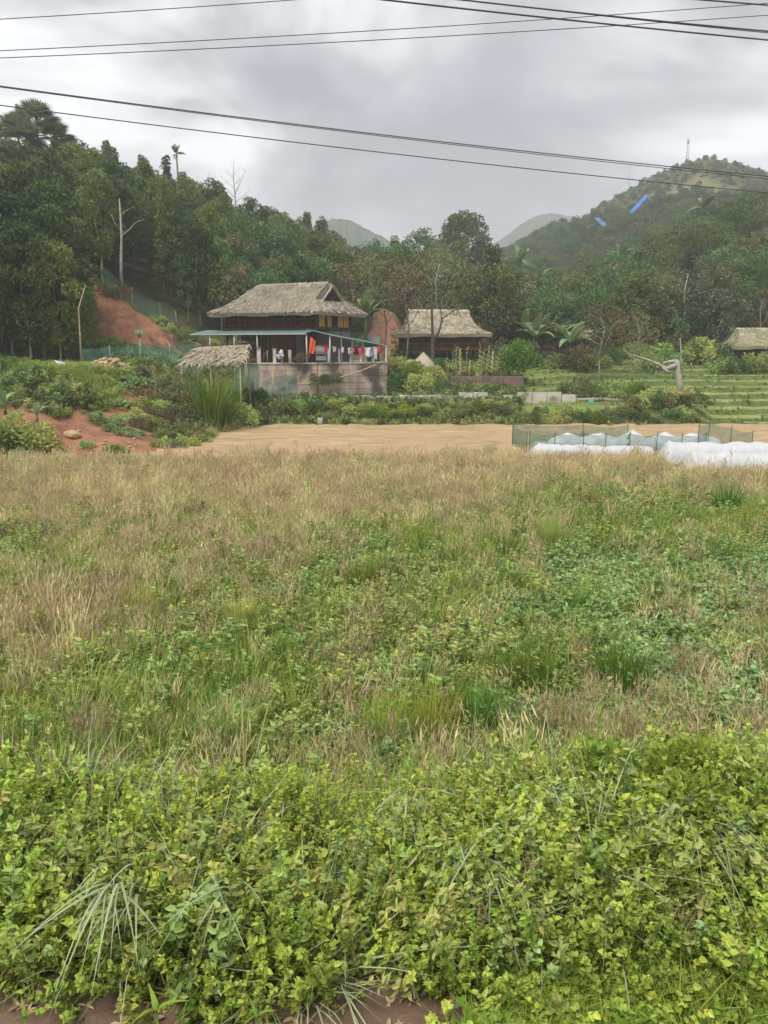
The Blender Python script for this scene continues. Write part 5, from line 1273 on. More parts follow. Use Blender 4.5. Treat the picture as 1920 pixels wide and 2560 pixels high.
b = MB(); b.add([(-.45, .1, .42), (.1, .2, .30), (.5, -.1, 0), (.15, -.25, -.02), (-.2, -.1, .15)], [(0, 1, 3, 4)], [(1, 2, 3)]); pl = b.build('plastic_sheet', cover_w, None, loc=(q.x, 45.5, H1(q.x, 45.5) + .12)); tag(pl, 'crumpled white plastic sheet on the grassy mound top', 'sheet'); pl.modifiers.new('thick', 'SOLIDIFY').thickness = .015
q = P(203, 905, 50.5); zt_ = P(214, 712, 50.5)
b = MB(); b.tube([(0, 0, -.3), (.06, 0, 1.6), (.10, 0, 3.3), ((zt_ - q).x, 0, (zt_ - q).z)], [.06, .055, .045, .02], 6); tag(b.build('bamboo_pole', bamboo, None, loc=q), 'tall thin pale bamboo pole standing before the red cutting', 'pole')
# tall cane grass beside the shed
def big_tuft(x, y, z, n, h, w, spread, lean, droop, m_, label, name='grass_clump', group=None):
    m = tuft(n, h, w, spread, lean, droop, m_, seg=5); o = m.build('grass_clump', m_, None, loc=(x, y, z)); o.name = name
    return tag(o, label, 'grass', group)
q = P(530, 1022, 45.5); big_tuft(q.x, 45.5, H1(q.x, 45.5) - .1, 420, 3.2, .075, .62, .25, .42, gr_dark, 'tall dense bright green cane grass clump in front of the shaggy shed')
q = P(560, 1000, 47.5); big_tuft(q.x, 47.5, H1(q.x, 47.5) - .1, 160, 2.4, .07, .45, .35, .5, gr_green, 'smaller paler cane grass clump just right of the tall one')
# bank below the low wall
cnt = {}
ORD = ['first', 'second', 'third', 'fourth', 'fifth', 'sixth', 'seventh', 'eighth', 'ninth', 'tenth'] + [f'{q_}th' for q_ in range(11, 60)]
for i in range(46):
    px = 585 + i * 25.5 + rng.uniform(-8, 8); Yd = rng.uniform(50.1, 51.6)
    k = rng.choice(['g', 'd', 'l', 'y', 'b'], p=[.38, .26, .10, .12, .14]); q = P(px, 1000, Yd); cnt[k] = cnt.get(k, 0) + 1; s = rng.uniform(.55, .88) * (1 if px < 1740 else .6) * (1.15 if px > 1600 else 1)
    shrub(q.x, Yd, s, k, ORD[cnt[k] - 1] + {'g': ' mid green', 'd': ' dark green', 'l': ' bright yellow-green', 'y': ' loose olive', 'b': ' dense blue-green'}[k] + ' shrub from the left on the bank behind the bare field', {'g': 'mid green', 'd': 'dark', 'l': 'bright', 'y': 'olive', 'b': 'blue-green'}[k] + ' shrubs along the bank', .85)
for px, Yd, s, k in [(1690, 52, 1.3, 'g'), (1725, 51.6, 1.2, 'd'), (1655, 52, 1.2, 'd'), (1620, 51.8, 1.1, 'g')]:
    q = P(px, 1000, Yd); shrub(q.x, Yd, s, k, 'large shrub at the right end of the bank by the pale dead tree', 'large shrubs by the dead tree', .9)
for px, py, Yd, s, k, lb in [(1470, 985, 57, 1.7, 'r', 'dry brown bush on the terraces above the turquoise bucket'), (1530, 975, 58, 1.5, 'g', 'grey green bush on the lower terraces'), (1440, 960, 60, 1.3, 'd', 'dark bush on the middle terraces'), (1600, 980, 57, 1.2, 'l', 'yellow green bush on the lower terraces left of the dead tree'),
                           (590, 1000, 51.5, 1.0, 'd', 'dark broad bush under the green net left of the retaining wall'), (640, 995, 53.8, .9, 'd', 'dark bush at the foot of the retaining wall left end'), (560, 985, 50.8, 1.1, 'd', 'dark bush below the shaggy shed'), (715, 1000, 53.5, .5, 'f', 'white flowering plant at the foot of the retaining wall'), (690, 1000, 53.2, .4, 'f', 'small white blossoming plant beside the thin net poles'), (985, 925, 62, 1.1, 'd', 'tall dark bush right after the corner of the retaining wall'), (990, 890, 63.5, 1.3, 'd', 'dense green bush rising beside the yard corner')]:
    shrub_px(px, py + 12, Yd, s, k, lb, snap=True)

# bushes at the forest foot and filling the gardens
def ok_spot(px, Yd): return not (640 < px < 985 and Yd < 75)
for i in range(110):
    px = rng.uniform(560, 1990); Yd = rng.uniform(74, 90) if px > 1000 else rng.uniform(74.5, 84); q = P(px, 900, Yd)
    if (990 < px < 1240 and Yd < 78) or (915 < px < 1035 and (Yd < 77 or 935 < px < 1010 or rng.random() < .4)): continue
    if 1780 < px and Yd > 82: continue
    k = rng.choice(['g', 'd', 'y', 'r', 'l'], p=[.36, .28, .16, .12, .08])
    shrub(q.x, Yd, rng.uniform(1.2, 2.2), k, {'g': 'mid green thicket bush ', 'd': 'dark thicket bush ', 'y': 'olive thicket bush ', 'r': 'brownish dry thicket bush ', 'l': 'bright green thicket bush '}[k] + place_words(px, 60), {'g': 'mid green', 'd': 'dark', 'y': 'olive', 'r': 'brownish', 'l': 'bright'}[k] + ' bushes at the forest foot')
cm = {}
for px, Yd in sorted([(rng.uniform(395, 640), rng.uniform(59, 70)) if i < 32 else (rng.uniform(215, 420), rng.choice([rng.uniform(57.2, 58.8), rng.uniform(66, 69)])) for i in range(46)]):   # scrub round the red cutting
    q = P(px, 900, Yd); k = rng.choice(['y', 'r', 'g'], p=[.5, .2, .3])
    cm[k] = cm.get(k, 0) + 1
    shrub(q.x, Yd, rng.uniform(.6, 1.15), k, ORD[cm[k] - 1] + {'y': ' olive scrub bush', 'r': ' dry brown scrub bush', 'g': ' green scrub bush'}[k] + ' from the left beside the red earth cutting', {'y': 'olive', 'r': 'brown', 'g': 'green'}[k] + ' scrub beside the red cutting')

# ------------------------------------------------------------------ low plant masses
G_LOW = [tuft(26, .32, .02, .22, .6, .6, gr_green).mesh('tuft', gr_green), tuft(22, .42, .018, .2, .5, .5, gr_pale).mesh('tuft', gr_pale), weed(.35, 4, 16, .11, lf_weed), tuft(24, .45, .02, .2, .5, .5, straw).mesh('tuft', straw), weed(.5, 5, 16, .13, lf_mid), tuft(22, .3, .02, .22, .6, .6, gr_lime).mesh('tuft', gr_lime)]
def mass(name, label, n, xf, keep, probs, s0, s1):
    pts, idx, sc = [], [], []
    X = xf(n); x, y = X
    m = keep(x, y); x, y = x[m], y[m]; z = Hh(x, y)
    pr = probs(x, y); cs = np.cumsum(pr, 1); cs /= cs[:, -1:]; u = rng.random(len(x))[:, None]; idx = (u > cs).sum(1)
    sm_ = np.where((960 + x / y * F * .985 > 1300) & (y > 50) & (y < 77), .5, 1.0)
    return scatter(name, label, 'vegetation', np.stack([x, y, z - .02], 1), idx, rng.uniform(s0, s1, len(x)) * sm_, G_LOW)
def pol(y0, y1, a0, a1):
    def f(n):
        y = y0 + (y1 - y0) * rng.random(n); a = rng.uniform(a0, a1, n); return a * y, y
    return f
def k1(x, y):
    d = edge_dist(x, y); px = 960 + x / y * F * .985; nn = vn3.fbm(x * .3, y * .3, 4)
    bare = (nn + 0.30 * (1 - sst(1.0, 7.5, d)) - 0.35 * sst(380, 480, px)) > (.56 + rng.normal(0, .04, len(x)))
    return (d > 0.1) & ((~bare) | (px > 450) | (y > 50)) & ~((px > 640) & (y > 55))
def pr1(x, y):
    px = 960 + x / y * F * .985; d = edge_dist(x, y); o = np.ones(len(x))
    top = sst(42, 44, y) * sst(330, 280, px) * sst(20, 100, px)
    return np.stack([.25 * o + top, .12 * o, .28 * (1 - top), .22 * o * sst(300, 450, px) + .05, .12 * (1 - top), .1 + 1.6 * top], 1)
mass('undergrowth', 'grass and weeds covering the left mound', 26000, pol(33.5, 59, -.62, -.14), k1, pr1, .6, 1.5)
def k2(x, y):
    px = 960 + x / y * F * .985; d = edge_dist(x, y)
    fr_ = terr_frac(x, y); tread = (px > 1300) & (y < 76) & (fr_ > .04) & (fr_ < .78)
    return (d < 0) & (~tread | (rng.random(len(x)) < np.where(px > 1680, .02, .25))) & ~((px > 640) & (px < 975) & (y > 56)) & (vn3.fbm(x * .5, y * .5, 3) > .30)
def pr2(x, y):
    px = 960 + x / y * F * .985; o = np.ones(len(x)); tr = sst(1290, 1330, px); wb = (vn(x * 0.11, y * 0.05) - 0.5) * 0.35
    return np.stack([.4 * o, .10 + .1 * tr, .25 * (1 - .6 * tr), .12 * o, .22 * (1 - .7 * tr), .16 + .25 * tr], 1)
mass('terrace_grass', 'green grass and weeds on the terraces and garden ground behind the bare field', 38000, pol(49.5, 79, -.22, .62), k2, pr2, .5, 1.15)
# field ------------------------------------------------------------
FP = [dry_stalks(16, .60, .12, straw), dry_stalks(20, .50, .16, straw), dry_stalks(12, .72, .10, straw_b), dry_stalks(15, .55, .15, straw_b),
      tuft(30, .50, .014, .13, .4, .4, gr_green).mesh('tuft', gr_green), tuft(26, .42, .013, .13, .5, .5, gr_lime).mesh('tuft', gr_lime),
      weed(.42, 4, 26, .065, lf_weed), weed(.36, 5, 26, .055, lf_weed), weed(.26, 7, 30, .045, lf_cover, .22, wide=.75), weed(.30, 6, 30, .052, lf_cover, .2, wide=.7), tuft(26, .55, .012, .10, .3, .3, gr_dark).mesh('tuft', gr_dark)]
n = 60000
y = 6.6 + (32.9 - 6.6) * rng.random(n) ** .82; a = rng.uniform(-.66, .66, n); x = a * np.maximum(y, 12)
px = 960 + (x / y) * F * .985
d = edge_dist(x, y); m = (d < -.05 + rng.normal(0, .4, n)) & (y < 32.4 + (vn(x * .5, x * 0) - .5) * .8) & ~((px > 1655) & (y > 29.1))
x, y, px = x[m], y[m], px[m]; n = len(x)
g = vn.fbm(x * .16, y * .16, 4); g2 = vn2.fbm(x * .45 + 9, y * .45, 3); g3 = vn3.fbm(x * .9, y * .9 + 4, 3)
green = np.clip(np.interp(y, [8, 11, 16, 21, 27, 36], [.86, .86, .82, .68, .44, .22]) + (g - .5) * 1.2 + .12 * sst(900, 1500, px) * sst(30, 20, y) - .10 * sst(600, 100, px) * sst(14, 22, y), .05, .95)
coverz = sst(.10, .22, x / y) * sst(8.5, 10, y) * (1 - sst(16, 19, y)) * sst(.38, .52, g2 + .12 * sst(.18, .35, x / y))
cov2 = (g3 > .60) * .7 * (y < 24)
brown = np.clip(.35 + (g3 - .5) * 2.5 + .25 * sst(18, 12, y), 0, 1)
dry = (1 - green)
lush = np.clip((g2 - .5) * 3 + .35, 0, 1)
W = np.stack([dry * (1 - brown) * .75, dry * (1 - brown) * .55, dry * brown * .45, dry * brown * .55, green * lush * .60 + green * .12, green * lush * .45 * (y > 9) + green * .10, green * (1 - lush * .5) * .40, green * (1 - lush * .5) * .32, .06 + green * cov2, .02 + green * cov2, green * (g3 < .38) * .6], 1)
W[:, [8, 9]] += (coverz * 2.4)[:, None]; W[:, :8] *= (1 - .62 * coverz)[:, None]
cs = np.cumsum(W, 1); cs /= cs[:, -1:]; idx = (rng.random(n)[:, None] > cs).sum(1)
z = Hh(x, y); sc_ = rng.uniform(.65, 1.25, n) * (1 + .5 * (rng.random(n) < .10))
scatter('field_stubble', 'dry stubble, weeds and grass covering the fallow field', 'vegetation', np.stack([x, y, z - .02], 1), idx, sc_, FP, tiltr=.10)
# distinct clumps in the field
for px, py, s, m_, lb in [(900, 1500, 1.0, gr_dark, 'dark green grass clump in the middle of the field'), (1325, 1765, 1.05, gr_dark, 'deep green grass clump low in the field, left one of a pair'), (1545, 1760, 1.1, gr_dark, 'deep green grass clump low in the field, right one of a pair'), (1192, 1850, .8, gr_dark, 'small deep green grass clump near the verge'), (1815, 1300, 1.25, gr_dark, 'tall dark green grass clump by the right picture edge near the white covers'), (1480, 1285, .9, gr_green, 'green grass clump in the far right part of the field'), (1370, 1385, 1.0, gr_green, 'wide green grass clump right of the field centre'), (1225, 1150, .8, gr_green, 'small green grass clump at the far edge of the field'), (1075, 1880, 1.0, gr_lime, 'yellow-green grass clump standing just behind the verge plants'), (975, 1890, .9, gr_lime, 'bright lime grass clump left of the other one behind the verge'), (600, 1600, .8, gr_green, 'green grass clump left of the field centre'), (350, 1560, .8, gr_green, 'pale green grass clump in the left part of the field'), (560, 1900, .9, gr_green, 'green grass clump behind the verge on the left'), (110, 1640, .8, gr_green, 'green grass clump near the left picture edge')]:
    q = G(px, py, 0); zz = H1(q.x, q.y); big_tuft(q.x, q.y, zz - .03, 280, .95 * s, .016, .20 * s, .3, .35, m_, lb)
for px, py, s, lb in [(240, 1910, 1.0, 'tall brown dry weed clump behind the verge on the left'), (1400, 1880, .9, 'tan dry stalk clump behind the verge right of centre'), (1640, 1820, .9, 'brown dry stalk clump below the leafy patch on the right'), (1720, 1740, 1.0, 'tall dry weed clump at the edge of the leafy patch'), (640, 1830, .85, 'brown dry weed clump in the left foreground of the field'), (870, 1700, .8, 'reddish dry stalks low in the field centre'), (1500, 1800, .7, 'short tan stalk clump beside the right deep green clump')]:
    q = G(px, py, 0); o = dry_stalks(90, .85 * s, .28, straw_b); o = ob('dry_clump', o, None, (q.x, q.y, H1(q.x, q.y) - .03)); tag(o, lb, 'dry weeds')

# verge: dense leafy weeds on the embankment
def vine(n_, leaf, m_, h=.45, sp=.30, wide=.72):
    return weed(h, 7, n_, leaf, m_, sp, 'weed', wide, 1.6)
VP = [vine(32, .046, lf_hedge), vine(36, .038, lf_hedge, .5), vine(26, .060, lf_hedge, .4), vine(32, .034, lf_hedge, .35), weed(.5, 6, 26, .06, lf_weed, .22, wide=.5), tuft(22, .5, .012, .12, .7, .9, gr_lime).mesh('tuft', gr_lime), vine(22, .055, lf_cover, .4), tuft(20, .55, .014, .12, .7, 1.0, gr_pale).mesh('tuft', gr_pale), dry_stalks(14, .5, .12, straw_b)]
n = 11500
y = rng.uniform(3.08, 6.2, n); x = rng.uniform(-6.5, 6.5, n)
vb = vn2.fbm(x * .7, y * .7, 3); x_ok = (np.abs(x) < y * .75 + 2)
edge0 = 3.10 + .18 * (vn(x * 1.3, x * 0 + 2) - .2) 
top_ = 4.75 + .5 * (vn(x * .8, x * 0 + 7) - .5) + .3 * sst(0.5, 2, x)
edge0 = edge0 + .14 * sst(.1, .5, x)
m = x_ok & (y > edge0) & (y < top_) & (vn3.fbm(x * 1.9, y * 1.9, 3) > .36 + rng.normal(0, .03, n)); x, y, vb = x[m], y[m], vb[m]; n = len(x)
base = Hh(x, y)
up = (.22 * np.sin(np.pi * np.clip((y - 3.1) / 2.2, 0, 1)) ** .8 + .62 * (vb - .5)) * rng.random(n) ** .55
W = np.stack([.16 + 0 * x, .22 + 0 * x, .06 + 0 * x, .26 + 0 * x, .12 + .2 * (vb > .5), .10 + .12 * (y > 4.5), .03 + 0 * x, .06 + 0 * x, .03 + .05 * (y > 4.6)], 1)
cs = np.cumsum(W, 1); cs /= cs[:, -1:]; idx = (rng.random(n)[:, None] > cs).sum(1)
scatter('verge_undergrowth', 'dense bright green leafy weeds covering the road embankment', 'vegetation', np.stack([x, y, base + np.maximum(up, -.05)], 1), idx, rng.uniform(.45, .9, n), VP, tiltr=.35)
# mown-looking verge grass, lower right
n = 9000
y = rng.uniform(1.5, 3.35, n); x = rng.uniform(-2.2, 5.5, n)
sh = .10 + (2.95 - y) * .05
m = ((x > .0 + (y - 2.6) * .9 + .35 * (vn(y * 3, x * 2) - .3)) & (y < 3.08 + .10 * x + .1 * vn(x * 3, y))) | ((vn3.fbm(x * 1.5, y * 1.5, 3) > .63) & (rng.random(n) < .5))
x, y = x[m], y[m]; n = len(x)
SG = [tuft(30, .15, .008, .09, .8, .8, gr_lime, hv=.4).mesh('tuft', gr_lime), tuft(30, .12, .008, .09, .8, .8, gr_green, hv=.4).mesh('tuft', gr_green), weed(.12, 5, 9, .035, lf_hedge, .09, wide=.7), weed(.10, 5, 9, .04, lf_lime, .09, wide=.7)]
scatter('verge_grass', 'short bright grass and clover beside the road', 'grass', np.stack([x, y, Hh(x, y) - .01], 1), rng.choice([0, 1, 2, 3], n, p=[.4, .15, .25, .2]), rng.uniform(.7, 1.3, n), SG, tiltr=.2)
# grit and small stones on the bare strip beside the road
n = 1500; y = rng.uniform(1.2, 3.5, n); x = rng.uniform(-4.5, 5.5, n)
PB = [rock(.02, 31 + i, mat(f'pebble_{i}', c, None, 8, .9), 'pebble') for i, c in enumerate([(.22, .16, .12), (.30, .25, .2), (.13, .09, .07)])]
scatter('gravel', 'grit and small stones on the bare earth strip beside the road', 'gravel', np.stack([x, y, Hh(x, y) + .002], 1), rng.integers(0, 3, n), rng.uniform(.15, .9, n) ** 1.7, PB, tiltr=.5)
n = 500; y = rng.uniform(2.2, 3.4, n); x = rng.uniform(-3.5, 3.5, n)
LT = MB(); LT.leaves6(np.zeros((3, 3)), unit(3) * [1, 1, .1], np.tile([0, 0, 1.], (3, 1)), .045, .02, [.2, .5, .8]); LT = LT.mesh('fallen_leaf', straw_b)
scatter('leaf_litter', 'fallen dry leaves and stalks on the bare earth strip', 'litter', np.stack([x, y, Hh(x, y) + .008], 1), np.zeros(n, int), rng.uniform(.5, 1.4, n), [LT], tiltr=.3)
# arching pale grass in front of the verge, and a few broad yellow-green leaves
def arch(px, py, Yd, n, h, lb, m_=gr_pale, w=.02):
    q = P(px, py, Yd + .12); o = MB(); a = rng.normal(-1.55, .5, n); o.blades(rng.normal(0, .06, (n, 3)) * [1, .6, .8] - [0, 0, .06], a, h * rng.uniform(.6, 1.7, n), w * rng.uniform(.4, .9, n), rng.uniform(.1, .7, n), rng.uniform(.9, 2.2, n), rng.uniform(.2, .9, n), 8)
    return tag(o.build('arching_grass', m_, None, loc=q), lb, 'grass')
arch(290, 2190, 3.1, 30, .17, 'long pale arching grass blades hanging over the verge on the left')
arch(1010, 1990, 4.3, 22, .30, 'pale arching grass blades rising above the verge in the centre')
arch(560, 2190, 3.15, 10, .14, 'few pale grass blades hanging right of the larger clump')
arch(1180, 2120, 3.6, 16, .2, 'curved pale grass blades hanging in the middle of the verge')
arch(1760, 2060, 3.7, 34, .24, 'fine pale feathery grass hanging on the right part of the verge', w=.012)
for px, py, Yd, s, lb in [(390, 2510, 2.55, .085, 'broad yellow-green leaf plant at the bottom edge left of centre'), (640, 2525, 2.5, .05, 'small yellow-green leaf plant at the bottom edge'), (60, 2525, 2.5, .05, 'small bright leaf plant at the bottom left corner')]:
    q = P(px, py, Yd); z = H1(q.x, Yd); t = thing('leafy_plant', (q.x, Yd, z), lb, 'plant')
    b = MB(); b.tube([(0, 0, -.02), (0, 0, max(.1, q.z - z))], .006, 5); b.build('stem', lf_lime, t)
    for k in range(6):
        a = k * 2.1; b = MB(); b.blades([(0, 0, max(.1, q.z - z) - .03)], a, s * rng.uniform(.8, 1.3), s * .32, .5, .8, .8, 6); b.build('leaf', lf_lime, t, smooth=True)
for px, py, Yd, lb in [(1820, 2360, 3.35, 'crumpled white litter under the verge plants at the right')]:
    q = P(px, py, Yd); b = MB(); b.add(rng.normal(0, .035, (12, 3)) * [1.3, .6, .6], None, [(0, 1, 2), (3, 4, 5), (6, 7, 8), (9, 10, 11), (2, 5, 8), (1, 4, 9)]); tag(b.build('litter', cover_w, None, loc=q), lb, 'litter')

for px, py, Yd, hh_, lb in [(975, 1930, 5.2, .55, 'yellow-green upright grass on the verge crest left of centre'), (1110, 1925, 5.2, .6, 'yellow-green upright grass on the verge crest in the centre'), (730, 1940, 5.1, .45, 'lime upright grass on the verge crest left of the centre pair'), (520, 1960, 5.0, .4, 'short lime upright grass on the left verge crest'), (1380, 1925, 5.2, .4, 'short lime upright grass on the right verge crest')]:
    q = P(px, py, Yd); big_tuft(q.x, Yd, H1(q.x, Yd), 120, hh_ + .15, .014, .16, .35, .4, gr_lime, lb)
for px, py, Yd, s, lb in [(1770, 1990, 4.1, .42, 'bright lime leafy weed rising above the right part of the verge'), (1500, 1960, 4.4, .36, 'lime green weed on the crest of the verge right of centre'), (130, 2000, 4.3, .30, 'lime green weed on the crest of the verge at the left')]:
    q = P(px, py, Yd); o = ob('lime_weed', bush(1.0, 1.0, 20, 60, .13, lf_lime, 'lime_weed'), None, (q.x, q.y, q.z - .12), 0, s); tag(o, lb, 'weed')
# ------------------------------------------------------------------ crop covers and nets
def tunnel(p0, p1, w, hts, name, label, seed, group=None, rib_h=None):
    """cloth laid over hoops from p0 to p1; hts = list of (t, height)"""
    p0, p1 = Vector(p0), Vector(p1); dr = (p1 - p0); Ln = dr.length; dr.normalize(); sd_ = Vector((-dr.y, dr.x, 0))
    t = thing(name, p0, label, 'crop cover', group)
    nu, nv = 90, 18; V = []
    for i in range(nu + 1):
        u = i / nu; h = float(np.interp(u, [q[0] for q in hts], [q[1] for q in hts]))
        e = min(1, min(u, 1 - u) * Ln / .35); e = math.sqrt(max(0, 1 - (1 - e) ** 2))
        for j in range(nv + 1):
            a = math.pi * j / nv; s = math.cos(a); zz = h * math.sin(a) ** .75 * e
            fold = .02 * math.sin(u * 55 + j * 1.3 + seed) * math.sin(a) + (vn(u * 26 + seed, j * .6) - .5) * .06 * math.sin(a)
            q = dr * (u * Ln + (vn2(j * .4, seed + u * 3) - .5) * .1) + sd_ * (s * w * .5 * (.8 + .2 * e) + fold * .5) + Vector((0, 0, zz + fold))
            V.append(tuple(q))
    m = nv + 1; b = MB(); b.add(V, [(i * m + j, i * m + j + 1, (i + 1) * m + j + 1, (i + 1) * m + j) for i in range(nu) for j in range(nv)])
    b.build('cloth', cover_w, t, smooth=True)
    for u, h in [q_ for q_ in hts[1:-1] if q_[0] > .08]:
        b = MB(); b.tube([dr * (u * Ln) + sd_ * (math.cos(a) * w * .48) + Vector((0, 0, h * math.sin(a) ** .75 - .03)) for a in np.linspace(.05, math.pi - .05, 9)], .012, 4); b.build('hoop', bamboo, t)
    return t
a0, a1 = G(1322, 1136, .06), G(1640, 1136, .06)
tunnel(a0 + Vector((0, .55, 0)), (a1.x, a0.y + .6, .06), 1.25, [(0, .2), (.08, .50), (.28, .44), (.44, .46), (.62, .36), (.8, .44), (1, .35)], 'crop_cover', 'white cloth row cover with low front ridge behind the field net', 1)
tunnel(a0 + Vector((1.1, 1.75, 0)), (G(1822, 1136, .06).x + .4, a0.y + 1.9, .06), 1.2, [(0, .2), (.02, .4), (.12, .82), (.20, .58), (.31, .78), (.40, .55), (.50, .92), (.58, .5), (.68, .84), (.75, .6), (.84, .80), (.92, .6), (1, .55)], 'crop_cover', 'white cloth row cover with sharp peaks inside the green net', 2)
b0 = G(1668, 1163, .06); tunnel((b0.x, b0.y + 1.0, .06), (b0.x + 9, b0.y + .9, .06), 1.4, [(0, .5), (.04, .90), (.12, .80), (.2, .86), (.3, .78), (.4, .86), (.55, .78), (.7, .85), (1, .8)], 'crop_cover', 'longer low white cloth tunnel starting left of the nearest one', 3)
b1 = G(1722, 1186, .06); tunnel((b1.x, b1.y + .7, .06), (b1.x + 8, b1.y + .6, .06), 1.4, [(0, .5), (.04, .84), (.12, .72), (.22, .80), (.33, .70), (.45, .80), (.7, .72), (1, .78)], 'crop_cover', 'nearest white cloth tunnel at the right edge of the field', 4)
def net(pts, hts, name, label, m_, posts=True, post_m=None, pr=.02, sag=.10, seg=10):
    t = thing(name, pts[0], label, 'net fence'); o0 = Vector(pts[0]); b = MB(); V = []
    cols = []
    for i in range(len(pts) - 1):
        for k in range(seg):
            u = k / seg; p = Vector(pts[i]).lerp(Vector(pts[i + 1]), u); h = hts[i] * (1 - u) + hts[i + 1] * u - sag * 4 * u * (1 - u); cols.append((p, h))
    cols.append((Vector(pts[-1]), hts[-1]))
    for i, (p, h) in enumerate(cols):
        for j in range(5):
            V.append(tuple(p - o0 + Vector((0, .05 * math.sin(i * .9 + j * 1.4), h * j / 4 + .02))))
    b.add(V, [(i * 5 + j, (i + 1) * 5 + j, (i + 1) * 5 + j + 1, i * 5 + j + 1) for i in range(len(cols) - 1) for j in range(4)]); b.build('netting', m_, t)
    for p, h in zip(pts, hts):
        if posts: b = MB(); p_ = Vector(p) - o0; b.tube([p_ + Vector((0, 0, -.2)), p_ + Vector((.01, .02, h + .08))], pr, 6); b.build('post', post_m or bark_dark, t)
    return t
front = [G(px, 1137, .0) for px in (1322, 1385, 1457, 1512, 1572, 1640, 1702, 1762)]
net([(p.x, p.y, .03) for p in front], [.98, .96, .98, .94, .96, .92, .90, .95], 'net_fence', 'thin green net fence in front of the peaked white row covers', net_t if 0 else net_g)
back = [(front[0].x - .1, front[0].y + .1, .03), (front[0].x - .25, front[0].y + 3.3, .03), (front[2].x + .8, front[0].y + 3.4, .03), (front[4].x + .9, front[0].y + 3.3, .03)]
net(back, [1.0, 1.1, 1.0, 1.0], 'net_fence', 'green net fence closing the left end and back of the row covers', net_g)
q1, q2, q3, q4 = (P(x, 1138, 36.2) for x in (1742, 1765, 1818, 1872))
net([(q1.x, 36.2, .03), (q2.x, 36.1, .03), (q3.x, 36.0, .03), (q4.x, 36.0, .03)], [1.35, 1.5, 1.25, 1.05], 'net_fence', 'dark green net fence standing behind the right white tunnels', net_g)
q = front[4]; b = MB(); b.tube([(0, 0, 1.0), (-.1, 0, .7), (.02, 0, .6), (-.25, 0, .1), (-.5, 0, 0)], [.02, .09, .03, .05, .015], 7); tag(b.build('net_bundle', net_g, None, loc=(q.x, q.y - .05, .05)), 'gathered bundle of green net tied to a post before the white covers', 'net')
for px in (1630, 1642, 1702, 1850):
    q = G(px, 1140, 0); b = MB(); b.tube([(0, 0, -.1), (.02, 0, .8)], .018, 5); tag(b.build('stake', bamboo, None, loc=(q.x, q.y + .4, .03)), 'thin pale bamboo stake among the white crop covers', 'stake', 'stakes among the covers')
# teal net behind the mound, nets by the shed and wall
def gp(px, Yd, dz=0): q = P(px, 900, Yd); return (q.x, Yd, H1(q.x, Yd) + dz)
tn = [P(px, 898, 54) for px in (205, 275, 350, 425, 492)]
net([(p.x, 54, H1(p.x, 54) - .1) for p in tn], [max(.9, P(px, py, 54).z - H1(p.x, 54) + .1) for p, px, py in zip(tn, (205, 275, 350, 425, 492), (872, 866, 862, 862, 858))], 'net_fence', 'long teal net fence at the foot of the red cutting', net_t, post_m=bamboo)
net([(P(px, 900, 54.8).x, 54.8, P(px, 992, 54.8).z) for px in (584, 612, 648)], [2.2, 2.2, 2.3], 'net_fence', 'dark green net hanging left of the retaining wall', net_t, post_m=bamboo)
net([(P(px, 900, 54.2).x, 54.2, P(px, 1000, 54.2).z) for px in (652, 682, 716, 744)], [1.3, 1.6, 1.75, 1.5], 'net_fence', 'small teal net pen on bamboo poles at the foot of the retaining wall', net_t, post_m=bamboo)
nl = [P(px, py, Yd) for px, py, Yd in ((255, 700, 68.5), (330, 735, 69), (400, 775, 69.5), (440, 800, 70))]
net([(p.x, p.y, H1(p.x, p.y) - .2) for p in nl], [2.3, 2.0, 1.8, 1.6], 'net_fence', 'faint dark teal net running down behind the top of the red cutting', net_d, post_m=bamboo)
for px, py, h in ((618, 965, 1.9), (682, 1003, 2.3)):
    q = P(px, py, 53.4); b = MB(); b.tube([(0, 0, -.3), (.03, 0, h)], .03, 5); tag(b.build('bamboo_pole', bamboo, None, loc=q), 'thin upright bamboo pole ' + ('below the right end of the shaggy shed' if px < 650 else 'in front of the small net pen'), 'pole')
# stump at the field edge, two short posts
q = P(800, 1058, 49.6)
b = MB(); b.tube([(0, 0, -.1), (.02, 0, .45)], [.2, .17], 9); tag(b.build('tree_stump', bark_pale, None, loc=(q.x, q.y, .05)), 'short pale stump at the far edge of the bare field', 'stump')

# ------------------------------------------------------------------ blue tarps and mast on the far hill
def tarp(c, w, lb):
    V = [P(x, y, Y_) for x, y, Y_ in c]; b = MB(); n = 8; o0 = V[0]
    pts = [V[0].lerp(V[1], i / n).lerp(V[3].lerp(V[2], i / n), k / 3) - o0 + Vector((0, rng.uniform(-.3, .3), rng.uniform(-.15, .15))) for k in range(4) for i in range(n + 1)]
    b.add([tuple(p) for p in pts], [(k * 9 + i, k * 9 + i + 1, k * 9 + i + 10, k * 9 + i + 9) for k in range(3) for i in range(n)]); o = b.build('tarpaulin', blue_faded if 'faint' in lb else blue_tarp, None, loc=o0); tag(o, lb, 'tarpaulin'); o.modifiers.new('thick', 'SOLIDIFY').thickness = .1
tarp([(1566, 538, 236), (1614, 487, 252), (1624, 487, 252), (1578, 539, 236)], 0, 'bright blue tarpaulin strip lying down the far hill slope')
tarp([(1484, 544, 236), (1508, 566, 232), (1524, 566, 232), (1496, 544, 236)], 0, 'faint smaller blue tarpaulin left of the bright strip')
q = P(1717, 402, 312); t = thing('radio_mast', (q.x, 312, q.z - 5), 'thin pale radio mast on the far hilltop', 'mast')
for s in ((-.6, -.6), (.6, -.6), (0, .7)):
    b = MB(); b.tube([(s[0], s[1], 0), (s[0] * .5, s[1] * .5, 12.5)], .09, 5); b.build('leg', steel, t)
